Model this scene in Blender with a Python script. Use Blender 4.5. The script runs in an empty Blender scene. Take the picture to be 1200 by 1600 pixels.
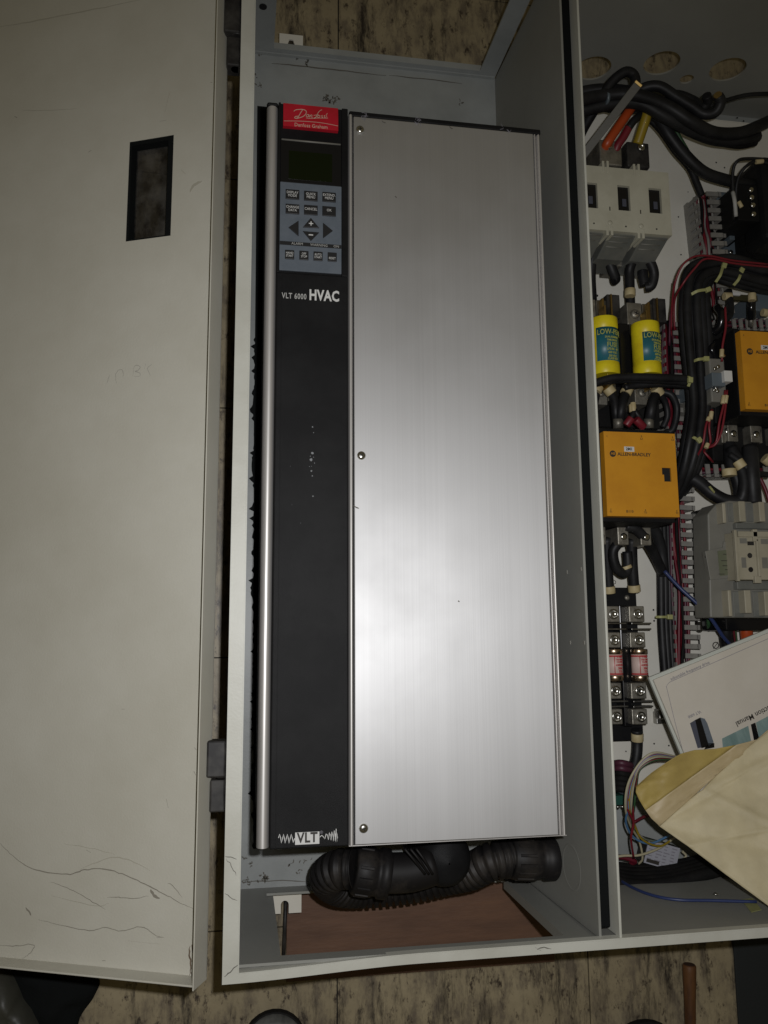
import bpy, math, random
from mathutils import Vector, Matrix, noise
random.seed(7)
S = bpy.context.scene
COL = S.collection

# ------------------------------------------------------------------ camera, world, lamps
HC = 1.27                       # height of the lens above the floor
F = 1300.0                      # focal length in pixels of the 1200 x 1600 photograph
ax, ay, az = (math.radians(a) for a in (8.549, -9.691, -0.420))
CM = (Matrix.Rotation(az, 3, 'Z') @ Matrix.Rotation(ay, 3, 'Y') @ Matrix.Rotation(ax, 3, 'X'))
cam = bpy.data.objects.new('camera', bpy.data.cameras.new('camera'))
COL.objects.link(cam)
cam.matrix_world = Matrix.Translation((0, 0, HC)) @ CM.to_4x4()
cam.data.sensor_fit = 'VERTICAL'
cam.data.sensor_height = 36.0
cam.data.lens = F * 36.0 / 1600.0
cam.data.clip_start = 0.01
cam.data.clip_end = 60
S.camera = cam

w = bpy.data.worlds.new('World')
S.world = w
w.use_nodes = True
bg = w.node_tree.nodes['Background']
bg.inputs[0].default_value = (1.0, 0.83, 0.46, 1)      # dim room light
bg.inputs[1].default_value = 0.066

def spot(name, loc, target, power, size, blend, rad, color):
    l = bpy.data.lights.new(name, 'SPOT')
    l.energy = power; l.spot_size = math.radians(size); l.spot_blend = blend
    l.shadow_soft_size = rad; l.color = color
    o = bpy.data.objects.new(name, l); COL.objects.link(o)
    o.location = loc
    d = Vector(target) - Vector(loc)
    o.rotation_euler = d.to_track_quat('-Z', 'Y').to_euler()
    return o
# the camera's own flash, a few centimetres beside its lens
FLASH = spot('flash', (0.040, 0.035, HC + 0.005), (0.16, -0.03, 0.3), 27.0, 125, 1.0, 0.008, (0.985, 0.985, 1.0))

S.view_settings.view_transform = 'Standard'
S.view_settings.look = 'None'
S.view_settings.exposure = 0
S.view_settings.gamma = 1
S.render.engine = 'CYCLES'

# ------------------------------------------------------------------ placing helpers
def ray(px, py):
    return CM @ Vector(((px - 600) / F, -(py - 800) / F, -1.0))
def P(px, py, z):
    d = ray(px, py); t = (z - HC) / d.z
    return Vector((0, 0, HC)) + d * t
def PY(px, py, y):
    d = ray(px, py); return Vector((0, 0, HC)) + d * (y / d.y)

# ------------------------------------------------------------------ object helpers
def wmat(o):
    m = Matrix.Identity(4)
    while o is not None:
        m = o.matrix_basis @ m
        o = o.parent
    return m
def tag(o, label=None, cat=None, group=None, kind=None):
    if label: o['label'] = label
    if cat: o['category'] = cat
    if group: o['group'] = group
    if kind: o['kind'] = kind
    return o
def thing(name, label, cat, loc=(0, 0, 0), rot=None, group=None):
    o = bpy.data.objects.new(name, None); COL.objects.link(o)
    m = Matrix.Translation(loc)
    if rot is not None: m = m @ rot.to_4x4()
    o.matrix_basis = m
    o.empty_display_size = 0.05
    return tag(o, label, cat, group)

class MB:
    def __init__(s): s.v = []; s.f = []; s.sm = []
    def add(s, vs, fs, smooth=False):
        n = len(s.v)
        s.v += [Vector(v) for v in vs]
        for f in fs:
            s.f.append([i + n for i in f]); s.sm.append(smooth)
        return s
    def box(s, a, b, m=None):
        x0, y0, z0 = a; x1, y1, z1 = b
        vs = [Vector(v) for v in ((x0,y0,z0),(x1,y0,z0),(x1,y1,z0),(x0,y1,z0),(x0,y0,z1),(x1,y0,z1),(x1,y1,z1),(x0,y1,z1))]
        if m is not None: vs = [m @ v for v in vs]
        return s.add(vs, [(0,3,2,1),(4,5,6,7),(0,1,5,4),(1,2,6,5),(2,3,7,6),(3,0,4,7)])
    def prism(s, pts, z0, z1, m=None):          # polygon (ccw) extruded in z
        n = len(pts)
        vs = [Vector((p[0], p[1], z0)) for p in pts] + [Vector((p[0], p[1], z1)) for p in pts]
        if m is not None: vs = [m @ v for v in vs]
        fs = [list(range(n))[::-1], list(range(n, 2 * n))]
        for i in range(n):
            j = (i + 1) % n
            fs.append((i, j, n + j, n + i))
        return s.add(vs, fs)
    def lathe(s, prof, c, axis, n=20, cap=True):   # prof: (radius, height) along axis from c
        A = Vector(axis).normalized()
        U = A.orthogonal().normalized(); V = A.cross(U)
        vs = []; fs = []
        for r, h in prof:
            for k in range(n):
                t = 2 * math.pi * k / n
                vs.append(Vector(c) + A * h + U * (r * math.cos(t)) + V * (r * math.sin(t)))
        for i in range(len(prof) - 1):
            for k in range(n):
                k2 = (k + 1) % n
                fs.append((i*n+k, i*n+k2, (i+1)*n+k2, (i+1)*n+k))
        s.add(vs, fs, True)
        if cap:
            m = len(s.v) - len(vs)
            s.f.append([m + k for k in range(n)][::-1]); s.sm.append(False)
            s.f.append([m + (len(prof)-1)*n + k for k in range(n)]); s.sm.append(False)
        return s
    def cyl(s, c, axis, r, h, n=20): return s.lathe([(r, 0), (r, h)], c, axis, n)
    def tube(s, pts, r, n=10, step=5, smooth=True, rf=None, cap=True):
        P_ = catmull([Vector(p) for p in pts], step) if smooth and len(pts) > 2 else [Vector(p) for p in pts]
        if rf is not None and smooth is True and len(pts) == 2: pass
        m = len(P_); T = []
        for i in range(m):
            a = P_[max(i-1, 0)]; b = P_[min(i+1, m-1)]
            T.append((b - a).normalized())
        U = T[0].orthogonal().normalized(); vs = []; fs = []
        L = 0
        for i in range(m):
            if i: L += (P_[i] - P_[i-1]).length
            U = (U - T[i] * U.dot(T[i])).normalized(); V = T[i].cross(U)
            rr = rf(L, i / (m - 1)) if rf else r
            for k in range(n):
                t = 2 * math.pi * k / n
                vs.append(P_[i] + U * (rr * math.cos(t)) + V * (rr * math.sin(t)))
        for i in range(m - 1):
            for k in range(n):
                k2 = (k + 1) % n
                fs.append((i*n+k, i*n+k2, (i+1)*n+k2, (i+1)*n+k))
        s.add(vs, fs, True)
        if cap:
            b = len(s.v) - len(vs)
            s.f.append([b + k for k in range(n)][::-1]); s.sm.append(False)
            s.f.append([b + (m-1)*n + k for k in range(n)]); s.sm.append(False)
        return s
    def ribbon(s, pts, wd, nrm=(0, 0, 1), th=0.0002, smooth=True, taper=True):
        P_ = catmull([Vector(p) for p in pts], 5) if smooth and len(pts) > 2 else [Vector(p) for p in pts]
        N = Vector(nrm); m = len(P_); vs = []; fs = []
        if taper and m > 4:
            for p in P_:
                q = p * 260; p.x += 0.0011 * noise.noise(q); p.y += 0.0011 * noise.noise(q + Vector((9, 3, 1)))
        for i in range(m):
            t = (P_[min(i+1, m-1)] - P_[max(i-1, 0)]).normalized()
            b = N.cross(t).normalized()
            q = i / (m - 1)
            ww = wd * 0.5
            if taper: ww *= min(1, 0.25 + 3 * min(q, 1 - q)) * (0.7 + 0.6 * noise.noise(P_[i] * 60) ** 2 + 0.3 * random.random())
            for sx, hz in ((-1, 0), (1, 0), (1, th), (-1, th)):
                vs.append(P_[i] + b * (sx * ww) + N * hz)
        for i in range(m - 1):
            for k in range(4):
                k2 = (k + 1) % 4
                fs.append((i*4+k, i*4+k2, (i+1)*4+k2, (i+1)*4+k))
        fs.append((0, 1, 2, 3)); q = 4 * (m - 1); fs.append((q+3, q+2, q+1, q))
        return s.add(vs, fs)
    def mesh(s, name, inv=None):
        me = bpy.data.meshes.new(name)
        vs = [(inv @ v) if inv is not None else v for v in s.v]
        me.from_pydata([tuple(v) for v in vs], [], s.f)
        me.polygons.foreach_set('use_smooth', s.sm)
        me.update()
        return me

def catmull(p, n):
    out = []
    q = [p[0] * 2 - p[1]] + p + [p[-1] * 2 - p[-2]]
    for i in range(1, len(q) - 2):
        a, b, c, d = q[i-1], q[i], q[i+1], q[i+2]
        for k in range(n):
            t = k / n
            out.append(0.5 * ((2*b) + (c - a)*t + (2*a - 5*b + 4*c - d)*t*t + (3*b - a - 3*c + d)*t*t*t))
    out.append(p[-1])
    return out

def obj(name, mb, mat, parent=None, bevel=0, local=False, label=None, kind=None, segs=2, cat=None, group=None, autosm=False):
    inv = None
    if parent is not None and not local: inv = wmat(parent).inverted()
    me = mb if isinstance(mb, bpy.types.Mesh) else mb.mesh(name, inv)
    me.materials.clear(); me.materials.append(mat)
    o = bpy.data.objects.new(name, me); COL.objects.link(o)
    if parent is not None: o.parent = parent
    if bevel:
        md = o.modifiers.new('bevel', 'BEVEL'); md.width = bevel; md.segments = segs
        md.limit_method = 'ANGLE'; md.angle_limit = math.radians(40)
    return tag(o, label, cat, group, kind)

def copy_tree(o, parent=None):
    c = o.copy(); COL.objects.link(c)
    c.parent = parent
    if parent is not None: c.matrix_parent_inverse = Matrix.Identity(4)
    for ch in [k for k in bpy.data.objects if k.parent == o]: copy_tree(ch, c)
    return c

def text_mb(txt, size, align='CENTER', bold=0.0, shear=0.0, ext=0.0002, sx=1.0, spacing=1.0):
    cu = bpy.data.curves.new('lettering', 'FONT'); cu.body = txt; cu.size = size
    cu.align_x = align; cu.align_y = 'CENTER'; cu.offset = bold; cu.shear = shear; cu.extrude = ext
    cu.resolution_u = 2; cu.space_character = spacing; cu.space_line = 0.9
    o = bpy.data.objects.new('lettering', cu); COL.objects.link(o)
    dg = bpy.context.evaluated_depsgraph_get()
    me = bpy.data.meshes.new_from_object(o.evaluated_get(dg))
    mb = MB(); mb.add([Vector((v.co.x * sx, v.co.y, v.co.z)) for v in me.vertices], [list(p.vertices) for p in me.polygons])
    bpy.data.objects.remove(o); bpy.data.curves.remove(cu); bpy.data.meshes.remove(me)
    return mb
def text(name, txt, size, loc, mat, parent, rot=None, fn=None, **k):
    mb = text_mb(txt, size, **k)
    if fn: mb.v = [Vector(fn(v)) for v in mb.v]
    else:
        m = Matrix.Translation(loc) @ (rot.to_4x4() if rot is not None else Matrix.Identity(4))
        mb.v = [m @ v for v in mb.v]
    return obj(name, mb, mat, parent)

# ------------------------------------------------------------------ materials
def mat(name, col, rough=0.5, metal=0.0, col2=None, nscale=8.0, nstretch=(1,1,1), lo=0.4, hi=0.65, bump=0.0, bscale=200.0,
        spec=0.5, rvar=0.0, detail=5.0, coat=0.0, alpha=1.0, speck=None, emit=None, trans=0.0):
    m = bpy.data.materials.new(name); m.use_nodes = True
    nt = m.node_tree; b = nt.nodes['Principled BSDF']
    b.inputs['Base Color'].default_value = (*col, 1); b.inputs['Roughness'].default_value = rough
    b.inputs['Metallic'].default_value = metal; b.inputs['Specular IOR Level'].default_value = spec
    b.inputs['Coat Weight'].default_value = coat
    b.inputs['Alpha'].default_value = alpha
    b.inputs['Transmission Weight'].default_value = trans
    tc = nt.nodes.new('ShaderNodeTexCoord'); mp = nt.nodes.new('ShaderNodeMapping')
    nt.links.new(tc.outputs['Object'], mp.inputs[0]); mp.inputs['Scale'].default_value = nstretch
    last = None
    if col2 is not None:
        n = nt.nodes.new('ShaderNodeTexNoise'); n.inputs['Scale'].default_value = nscale; n.inputs['Detail'].default_value = detail
        n.inputs['Roughness'].default_value = 0.65
        nt.links.new(mp.outputs[0], n.inputs['Vector'])
        r = nt.nodes.new('ShaderNodeMapRange'); r.inputs[1].default_value = lo; r.inputs[2].default_value = hi
        nt.links.new(n.outputs[0], r.inputs[0])
        mx = nt.nodes.new('ShaderNodeMix'); mx.data_type = 'RGBA'
        mx.inputs['A'].default_value = (*col, 1); mx.inputs['B'].default_value = (*col2, 1)
        nt.links.new(r.outputs[0], mx.inputs['Factor'])
        last = mx.outputs['Result']
        nt.links.new(last, b.inputs['Base Color'])
        if rvar:
            r2 = nt.nodes.new('ShaderNodeMapRange'); r2.inputs[3].default_value = rough - rvar; r2.inputs[4].default_value = rough + rvar
            r2.inputs[1].default_value = 0.3; r2.inputs[2].default_value = 0.7
            nt.links.new(n.outputs[0], r2.inputs[0]); nt.links.new(r2.outputs[0], b.inputs['Roughness'])
    if speck is not None:           # speck = (colour, scale, threshold)
        sc, ss, st = speck
        n = nt.nodes.new('ShaderNodeTexNoise'); n.inputs['Scale'].default_value = ss; n.inputs['Detail'].default_value = 6
        n.inputs['Roughness'].default_value = 0.75
        nt.links.new(mp.outputs[0], n.inputs['Vector'])
        r = nt.nodes.new('ShaderNodeMapRange'); r.inputs[1].default_value = st; r.inputs[2].default_value = st + 0.06
        nt.links.new(n.outputs[0], r.inputs[0])
        mx = nt.nodes.new('ShaderNodeMix'); mx.data_type = 'RGBA'
        if last: nt.links.new(last, mx.inputs['A'])
        else: mx.inputs['A'].default_value = (*col, 1)
        mx.inputs['B'].default_value = (*sc, 1)
        nt.links.new(r.outputs[0], mx.inputs['Factor']); nt.links.new(mx.outputs['Result'], b.inputs['Base Color'])
        last = mx.outputs['Result']
    if bump:
        n = nt.nodes.new('ShaderNodeTexNoise'); n.inputs['Scale'].default_value = bscale; n.inputs['Detail'].default_value = 3
        nt.links.new(mp.outputs[0], n.inputs['Vector'])
        bp = nt.nodes.new('ShaderNodeBump'); bp.inputs['Strength'].default_value = bump; bp.inputs['Distance'].default_value = 0.001
        nt.links.new(n.outputs[0], bp.inputs['Height']); nt.links.new(bp.outputs[0], b.inputs['Normal'])
    return m

M = {}
M['rim'] = mat('light grey enamel', (0.56, 0.56, 0.50), 0.45, col2=(0.47, 0.465, 0.405), nscale=6, bump=0.15, bscale=350, speck=((0.16, 0.14, 0.11), 38, 0.72))
M['door'] = mat('door enamel', (0.55, 0.535, 0.465), 0.55, col2=(0.43, 0.41, 0.335), nscale=2.6, detail=8, lo=0.38, hi=0.78, bump=0.2, bscale=420, speck=((0.28, 0.245, 0.18), 26, 0.715))
M['inside'] = mat('blue grey inside enamel', (0.33, 0.345, 0.335), 0.42, col2=(0.25, 0.262, 0.255), nscale=5, bump=0.15, bscale=350, speck=((0.05, 0.045, 0.04), 30, 0.73))
M['wall'] = mat('grey wall enamel', (0.285, 0.285, 0.26), 0.5, col2=(0.235, 0.235, 0.212), nscale=4, lo=.3, hi=.7, bump=0.12, bscale=350, speck=((0.08, 0.075, 0.065), 60, 0.77))
M['black'] = mat('black plastic', (0.008, 0.008, 0.0085), 0.5, spec=0.13, col2=(0.013, 0.013, 0.0135), nscale=14, bump=0.3, bscale=1500)
M['blackflat'] = mat('black rubber', (0.007, 0.007, 0.007), 0.75, spec=.15, bump=0.3, bscale=300, col2=(0.014,0.013,0.012), nscale=30)
M['foam'] = mat('black foam', (0.009, 0.010, 0.010), 0.95, spec=0.05, bump=0.8, bscale=260)
M['gloss'] = mat('glossy black', (0.008, 0.008, 0.009), 0.16)
M['cable'] = mat('black cable jacket', (0.008, 0.008, 0.009), 0.5, spec=0.3, col2=(0.02, 0.02, 0.021), nscale=20, bump=0.15, bscale=200)
M['hose'] = mat('black corrugated nylon', (0.009, 0.008, 0.008), 0.55, spec=.3, col2=(0.05, 0.042, 0.034), nscale=24, lo=0.5, hi=0.85)
M['steel'] = mat('dull steel', (0.36, 0.35, 0.32), 0.38, 1.0, col2=(0.22, 0.21, 0.19), nscale=40, bump=0.2, bscale=200)
M['zinc'] = mat('tinned lug', (0.34, 0.32, 0.27), 0.5, .75, col2=(0.20, 0.185, 0.155), nscale=60, bump=0.4, bscale=300)
M['screw'] = mat('screw steel', (0.55, 0.54, 0.50), 0.25, 1.0)
M['copper'] = mat('brass strip', (0.55, 0.38, 0.14), 0.35, 1.0)
M['dark'] = mat('dark slot', (0.006, 0.006, 0.006), 0.8)
M['white'] = mat('white print', (0.62, 0.62, 0.60), 0.6)
M['whitedim'] = mat('worn white print', (0.40, 0.40, 0.38), 0.6)
M['red'] = mat('red badge', (0.50, 0.012, 0.03), 0.35, col2=(0.42, 0.010, 0.02), nscale=40)
M['badgegold'] = mat('pale gold print', (0.55, 0.42, 0.33), 0.45)
M['pad'] = mat('slate blue keypad', (0.125, 0.145, 0.170), 0.55, spec=.3, col2=(0.105, 0.125, 0.15), nscale=60, bump=0.2, bscale=900)
M['lcd'] = mat('green lcd', (0.006, 0.009, 0.002), 0.35, spec=.2)
M['key'] = mat('rubber key', (0.012, 0.012, 0.013), 0.5)
M['panel'] = mat('white mounting panel', (0.74, 0.72, 0.65), 0.42, col2=(0.66, 0.63, 0.55), nscale=4, bump=0.1, bscale=300, speck=((0.2, 0.18, 0.14), 50, 0.76))
M['beige'] = mat('beige grey switch plastic', (0.48, 0.465, 0.375), 0.5, col2=(0.42, 0.405, 0.32), nscale=20, bump=0.1)
M['shroud'] = mat('smoky grey terminal shroud', (0.13, 0.135, 0.125), 0.3, col2=(0.17, 0.17, 0.15), nscale=30)
M['greydark'] = mat('grey contactor plastic', (0.195, 0.19, 0.165), 0.5, col2=(0.165, 0.16, 0.14), nscale=20, bump=0.15)
M['tan'] = mat('tan contactor plastic', (0.36, 0.33, 0.25), 0.5, col2=(0.31, 0.285, 0.21), nscale=30)
M['yellow'] = mat('orange yellow cover', (0.60, 0.270, 0.018), 0.42, col2=(0.54, 0.235, 0.016), nscale=25, bump=0.1, bscale=600)
M['fuseyellow'] = mat('fuse yellow', (0.80, 0.66, 0.015), 0.4, col2=(0.66, 0.50, 0.015), nscale=30)
M['teal'] = mat('teal label', (0.020, 0.155, 0.185), 0.4, col2=(0.02, 0.12, 0.16), nscale=30)
M['labeltext'] = mat('faded yellow print', (0.40, 0.42, 0.10), 0.5)
M['pink'] = mat('pale fuse label', (0.62, 0.47, 0.42), 0.5)
M['fusered'] = mat('red print', (0.45, 0.03, 0.035), 0.5)
M['brass'] = mat('fuse cap', (0.55, 0.42, 0.30), 0.3, 1.0)
M['duct'] = mat('grey slotted duct', (0.25, 0.24, 0.215), 0.5, col2=(0.19, 0.18, 0.165), nscale=40)
M['redwire'] = mat('red wire', (0.17, 0.012, 0.020), 0.45)
M['darkred'] = mat('dark red wire', (0.12, 0.008, 0.018), 0.45)
M['purple'] = mat('plum wire', (0.075, 0.018, 0.035), 0.5)
M['orangewire'] = mat('orange cable', (0.42, 0.06, 0.012), 0.42)
M['yellowwire'] = mat('yellow cable', (0.30, 0.21, 0.015), 0.42)
M['greenwire'] = mat('green wire', (0.03, 0.08, 0.03), 0.45)
M['bluewire'] = mat('blue wire', (0.025, 0.040, 0.12), 0.42)
M['lightblue'] = mat('light blue wire', (0.09, 0.20, 0.36), 0.45)
M['creamwire'] = mat('cream wire', (0.42, 0.38, 0.25), 0.5)
M['greywire'] = mat('grey wire', (0.25, 0.24, 0.21), 0.5)
M['marker'] = mat('cream wire marker', (0.50, 0.42, 0.24), 0.55, col2=(0.42, 0.33, 0.17), nscale=90)
M['tie'] = mat('yellowed nylon tie', (0.34, 0.34, 0.14), 0.45)
M['print'] = mat('black print', (0.03, 0.025, 0.02), 0.6)
M['greyprint'] = mat('grey print', (0.22, 0.21, 0.24), 0.6)
M['paper'] = mat('manual paper', (0.60, 0.56, 0.49), 0.42, col2=(0.56, 0.52, 0.45), nscale=12)
M['papergrey'] = mat('grey white paper', (0.50, 0.52, 0.47), 0.5)
M['greencover'] = mat('dark green booklet cover', (0.02, 0.045, 0.04), 0.5)
M['tealphoto'] = mat('teal printed photo', (0.15, 0.23, 0.22), 0.4, col2=(0.25, 0.34, 0.33), nscale=50, nstretch=(1, 0.15, 1))
M['slate'] = mat('slate print', (0.07, 0.075, 0.10), 0.4)
M['manila'] = mat('manila envelope', (0.60, 0.52, 0.325), 0.6, col2=(0.47, 0.405, 0.25), nscale=16, detail=8, lo=0.35, hi=0.68, bump=0.6, bscale=70)
M['gum'] = mat('darker manila flap', (0.45, 0.34, 0.10), 0.5, col2=(0.36, 0.265, 0.09), nscale=14, lo=0.35, hi=0.7, bump=0.4, bscale=90)
M['flapband'] = mat('pale flap band', (0.52, 0.42, 0.25), 0.5, col2=(0.45, 0.355, 0.19), nscale=20)
M['wood'] = mat('plywood', (0.165, 0.085, 0.050), 0.6, col2=(0.090, 0.045, 0.027), nscale=7, nstretch=(1, 5, 1), lo=0.3, hi=0.7, bump=0.3, bscale=60, rvar=0.1)
M['handle'] = mat('varnished handle', (0.125, 0.055, 0.020), 0.55, spec=.3, col2=(0.06, 0.026, 0.012), nscale=12, nstretch=(4, 1, 4))
M['mat'] = mat('black mat', (0.014, 0.017, 0.018), 0.8, bump=0.4, bscale=200)
M['scratch'] = mat('dirt scratch', (0.12, 0.11, 0.09), 0.7)
M['faint'] = mat('faint scuff and crease shade', (0.40, 0.38, 0.31), 0.6)
M['pencil'] = mat('faint pencil', (0.37, 0.355, 0.31), 0.6)
M['doorscratch'] = mat('fine dirt line', (0.24, 0.22, 0.18), 0.7)
M['rust'] = mat('rust and scraped paint', (0.09, 0.055, 0.035), 0.8, col2=(0.16, 0.12, 0.08), nscale=60)
M['dust'] = mat('white paint specks', (0.22, 0.23, 0.24), 0.7)
M['shoe'] = mat('dark leather', (0.045, 0.044, 0.034), 0.5, col2=(0.02, 0.02, 0.016), nscale=10, bump=0.5, bscale=90)
M['shoegrey'] = mat('scuffed grey leather', (0.19, 0.19, 0.175), 0.42, col2=(0.06, 0.06, 0.055), nscale=14, bump=0.4, bscale=90)
M['navy'] = mat('navy leather', (0.012, 0.017, 0.026), 0.5, bump=0.5, bscale=90)
M['hinge'] = mat('black hinge casting', (0.013, 0.012, 0.012), 0.5, spec=0.3, col2=(0.05, 0.047, 0.043), nscale=30)
M['bracket'] = mat('blue grey bracket', (0.11, 0.135, 0.155), 0.4)
M['greenboard'] = mat('green terminal', (0.015, 0.075, 0.055), 0.4)
M['clear'] = mat('clear label plastic', (0.36, 0.36, 0.40), 0.3)

def brushed():
    m = bpy.data.materials.new('brushed aluminium'); m.use_nodes = True
    nt = m.node_tree; b = nt.nodes['Principled BSDF']
    b.inputs['Metallic'].default_value = 0.88
    b.inputs['Roughness'].default_value = 0.53
    b.inputs['Anisotropic'].default_value = 0.4
    tc = nt.nodes.new('ShaderNodeTexCoord'); mp = nt.nodes.new('ShaderNodeMapping')
    mp.inputs['Scale'].default_value = (700, 2.0, 1)
    nt.links.new(tc.outputs['Object'], mp.inputs[0])
    n = nt.nodes.new('ShaderNodeTexNoise'); n.inputs['Scale'].default_value = 1.0; n.inputs['Detail'].default_value = 4
    nt.links.new(mp.outputs[0], n.inputs['Vector'])
    mp2 = nt.nodes.new('ShaderNodeMapping'); mp2.inputs['Scale'].default_value = (45, 0.8, 1)
    nt.links.new(tc.outputs['Object'], mp2.inputs[0])
    n2 = nt.nodes.new('ShaderNodeTexNoise'); n2.inputs['Scale'].default_value = 1.0; n2.inputs['Detail'].default_value = 5
    nt.links.new(mp2.outputs[0], n2.inputs['Vector'])
    mul = nt.nodes.new('ShaderNodeMath'); mul.operation = 'ADD'
    nt.links.new(n.outputs[0], mul.inputs[0]); nt.links.new(n2.outputs[0], mul.inputs[1])
    cr = nt.nodes.new('ShaderNodeMapRange'); cr.inputs[1].default_value = 0.6; cr.inputs[2].default_value = 1.4
    nt.links.new(mul.outputs[0], cr.inputs[0])
    mx = nt.nodes.new('ShaderNodeMix'); mx.data_type = 'RGBA'
    mx.inputs['A'].default_value = (0.575, 0.574, 0.575, 1); mx.inputs['B'].default_value = (0.635, 0.634, 0.636, 1)
    nt.links.new(cr.outputs[0], mx.inputs['Factor'])
    # faint smudges
    n3 = nt.nodes.new('ShaderNodeTexNoise'); n3.inputs['Scale'].default_value = 9; n3.inputs['Detail'].default_value = 6
    nt.links.new(tc.outputs['Object'], n3.inputs['Vector'])
    r3 = nt.nodes.new('ShaderNodeMapRange'); r3.inputs[1].default_value = 0.35; r3.inputs[2].default_value = 0.7
    r3.inputs[3].default_value = 0.56; r3.inputs[4].default_value = 0.63
    nt.links.new(n3.outputs[0], r3.inputs[0]); nt.links.new(r3.outputs[0], b.inputs['Roughness'])
    nt.links.new(mx.outputs['Result'], b.inputs['Base Color'])
    tg = nt.nodes.new('ShaderNodeCombineXYZ'); tg.inputs[0].default_value = 1.0
    nt.links.new(tg.outputs[0], b.inputs['Tangent'])
    bp = nt.nodes.new('ShaderNodeBump'); bp.inputs['Strength'].default_value = 0.06; bp.inputs['Distance'].default_value = 0.0005
    nt.links.new(n.outputs[0], bp.inputs['Height']); nt.links.new(bp.outputs[0], b.inputs['Normal'])
    return m
M['alu'] = brushed()
M['alurail'] = mat('anodised rail', (0.66, 0.64, 0.62), 0.45, .65, col2=(0.60, 0.58, 0.56), nscale=20, nstretch=(6, 0.4, 6))

def floor_mat():
    m = bpy.data.materials.new('worn vinyl tile'); m.use_nodes = True
    nt = m.node_tree; b = nt.nodes['Principled BSDF']; b.inputs['Roughness'].default_value = 0.45
    geo = nt.nodes.new('ShaderNodeNewGeometry')
    def nz(scale, st, det=6, ro=0.7):
        mp = nt.nodes.new('ShaderNodeMapping'); mp.inputs['Scale'].default_value = st
        nt.links.new(geo.outputs['Position'], mp.inputs[0])
        n = nt.nodes.new('ShaderNodeTexNoise'); n.inputs['Scale'].default_value = scale; n.inputs['Detail'].default_value = det
        n.inputs['Roughness'].default_value = ro
        nt.links.new(mp.outputs[0], n.inputs['Vector']); return n.outputs[0]
    def mr(x, a, c):
        r = nt.nodes.new('ShaderNodeMapRange'); r.inputs[1].default_value = a; r.inputs[2].default_value = c
        nt.links.new(x, r.inputs[0]); return r.outputs[0]
    def mix(f, A, B):
        mx = nt.nodes.new('ShaderNodeMix'); mx.data_type = 'RGBA'
        nt.links.new(f, mx.inputs['Factor'])
        for k, v in (('A', A), ('B', B)):
            if isinstance(v, tuple): mx.inputs[k].default_value = (*v, 1)
            else: nt.links.new(v, mx.inputs[k])
        return mx.outputs['Result']
    c = mix(mr(nz(9, (1, 1, 1)), 0.35, 0.7), (0.36, 0.30, 0.19), (0.245, 0.20, 0.125))
    c = mix(mr(nz(22, (1.8, 0.7, 1)), 0.47, 0.64), c, (0.16, 0.13, 0.092))
    c = mix(mr(nz(55, (1.2, 0.6, 1), 7, .75), 0.545, 0.64), c, (0.05, 0.036, 0.026))
    c = mix(mr(nz(8, (2.4, 0.40, 1), 9, 0.78), 0.515, 0.63), c, (0.028, 0.022, 0.018))
    nt.links.new(c, b.inputs['Base Color'])
    bp = nt.nodes.new('ShaderNodeBump'); bp.inputs['Strength'].default_value = 0.3; bp.inputs['Distance'].default_value = 0.002
    nt.links.new(nz(40, (1, 1, 1)), bp.inputs['Height']); nt.links.new(bp.outputs[0], b.inputs['Normal'])
    return m
M['floor'] = floor_mat()

# ------------------------------------------------------------------ the floor
fl = obj('floor', MB().box((-6, -6, -0.06), (6, 6, -0.006)), M['dark'])
tag(fl, kind='structure')
TS = 0.38
tile_me = MB().box((-TS/2 + 0.0009, -TS/2 + 0.0009, -0.005), (TS/2 - 0.0009, TS/2 - 0.0009, 0)).mesh('tile')
tile_me.materials.append(M['floor'])
X0 = P(527, 1560, 0).x + TS / 2
for i in range(-5, 6):
    for j in range(-5, 6):
        t = bpy.data.objects.new('tile', tile_me); COL.objects.link(t); t.parent = fl
        t.location = (X0 + i * TS, 0.16 + j * TS, 0.0 - 0.0006 * random.random())
        t.rotation_euler = (0, 0, random.uniform(-0.002, 0.002))

# ------------------------------------------------------------------ cabinet
H = 0.32; YB = -0.343; YT = 0.925; XL = 0.0045; XD = 0.405; XR = 1.06; ZB = 0.045
cab = thing('control_cabinet', 'grey steel control cabinet lying on its back, its left door swung open', 'cabinet')
# back plate with two bays, walls
obj('back_plate', MB().box((-0.010, YB - 0.006, ZB - 0.003), (XD, YT + 0.006, ZB)), M['inside'], cab)
obj('back_plate', MB().box((0.436, YB - 0.006, 0.012), (XR, YT + 0.006, 0.015)), M['inside'], cab)
obj('side_wall', MB().box((-0.0125, YB - 0.009, 0.012), (-0.0102, YT + 0.009, H - 0.002)), M['rim'], cab)
obj('side_wall', MB().box((XR, YB - 0.009, 0.012), (XR + 0.002, YT + 0.009, H - 0.002)), M['rim'], cab)

def wall_with_hole(y0, y1, x0, x1, z0, z1, hx0, hx1, hz0, hz1):
    mb = MB()
    mb.box((x0, y0, z0), (hx0, y1, z1)); mb.box((hx1, y0, z0), (x1, y1, z1))
    mb.box((hx0, y0, z0), (hx1, y1, hz0)); mb.box((hx0, y0, hz1), (hx1, y1, z1))
    return mb
# bottom end wall of the left bay with its cable opening
mb = wall_with_hole(YB - 0.003, YB, -0.010, XD - 0.001, ZB, H - 0.004, 0.041, 0.374, 0.072, 0.298)
obj('end_wall', mb, M['wall'], cab)
# folded lips along the opening
mb = MB()
obj('opening_lip', MB().box((0.374, YB - 0.012, 0.072), (0.3755, YB - 0.003, 0.298)), M['wall'], cab)
obj('opening_lip', MB().box((0.0395, YB - 0.012, 0.072), (0.041, YB - 0.003, 0.298)), M['wall'], cab)
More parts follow.
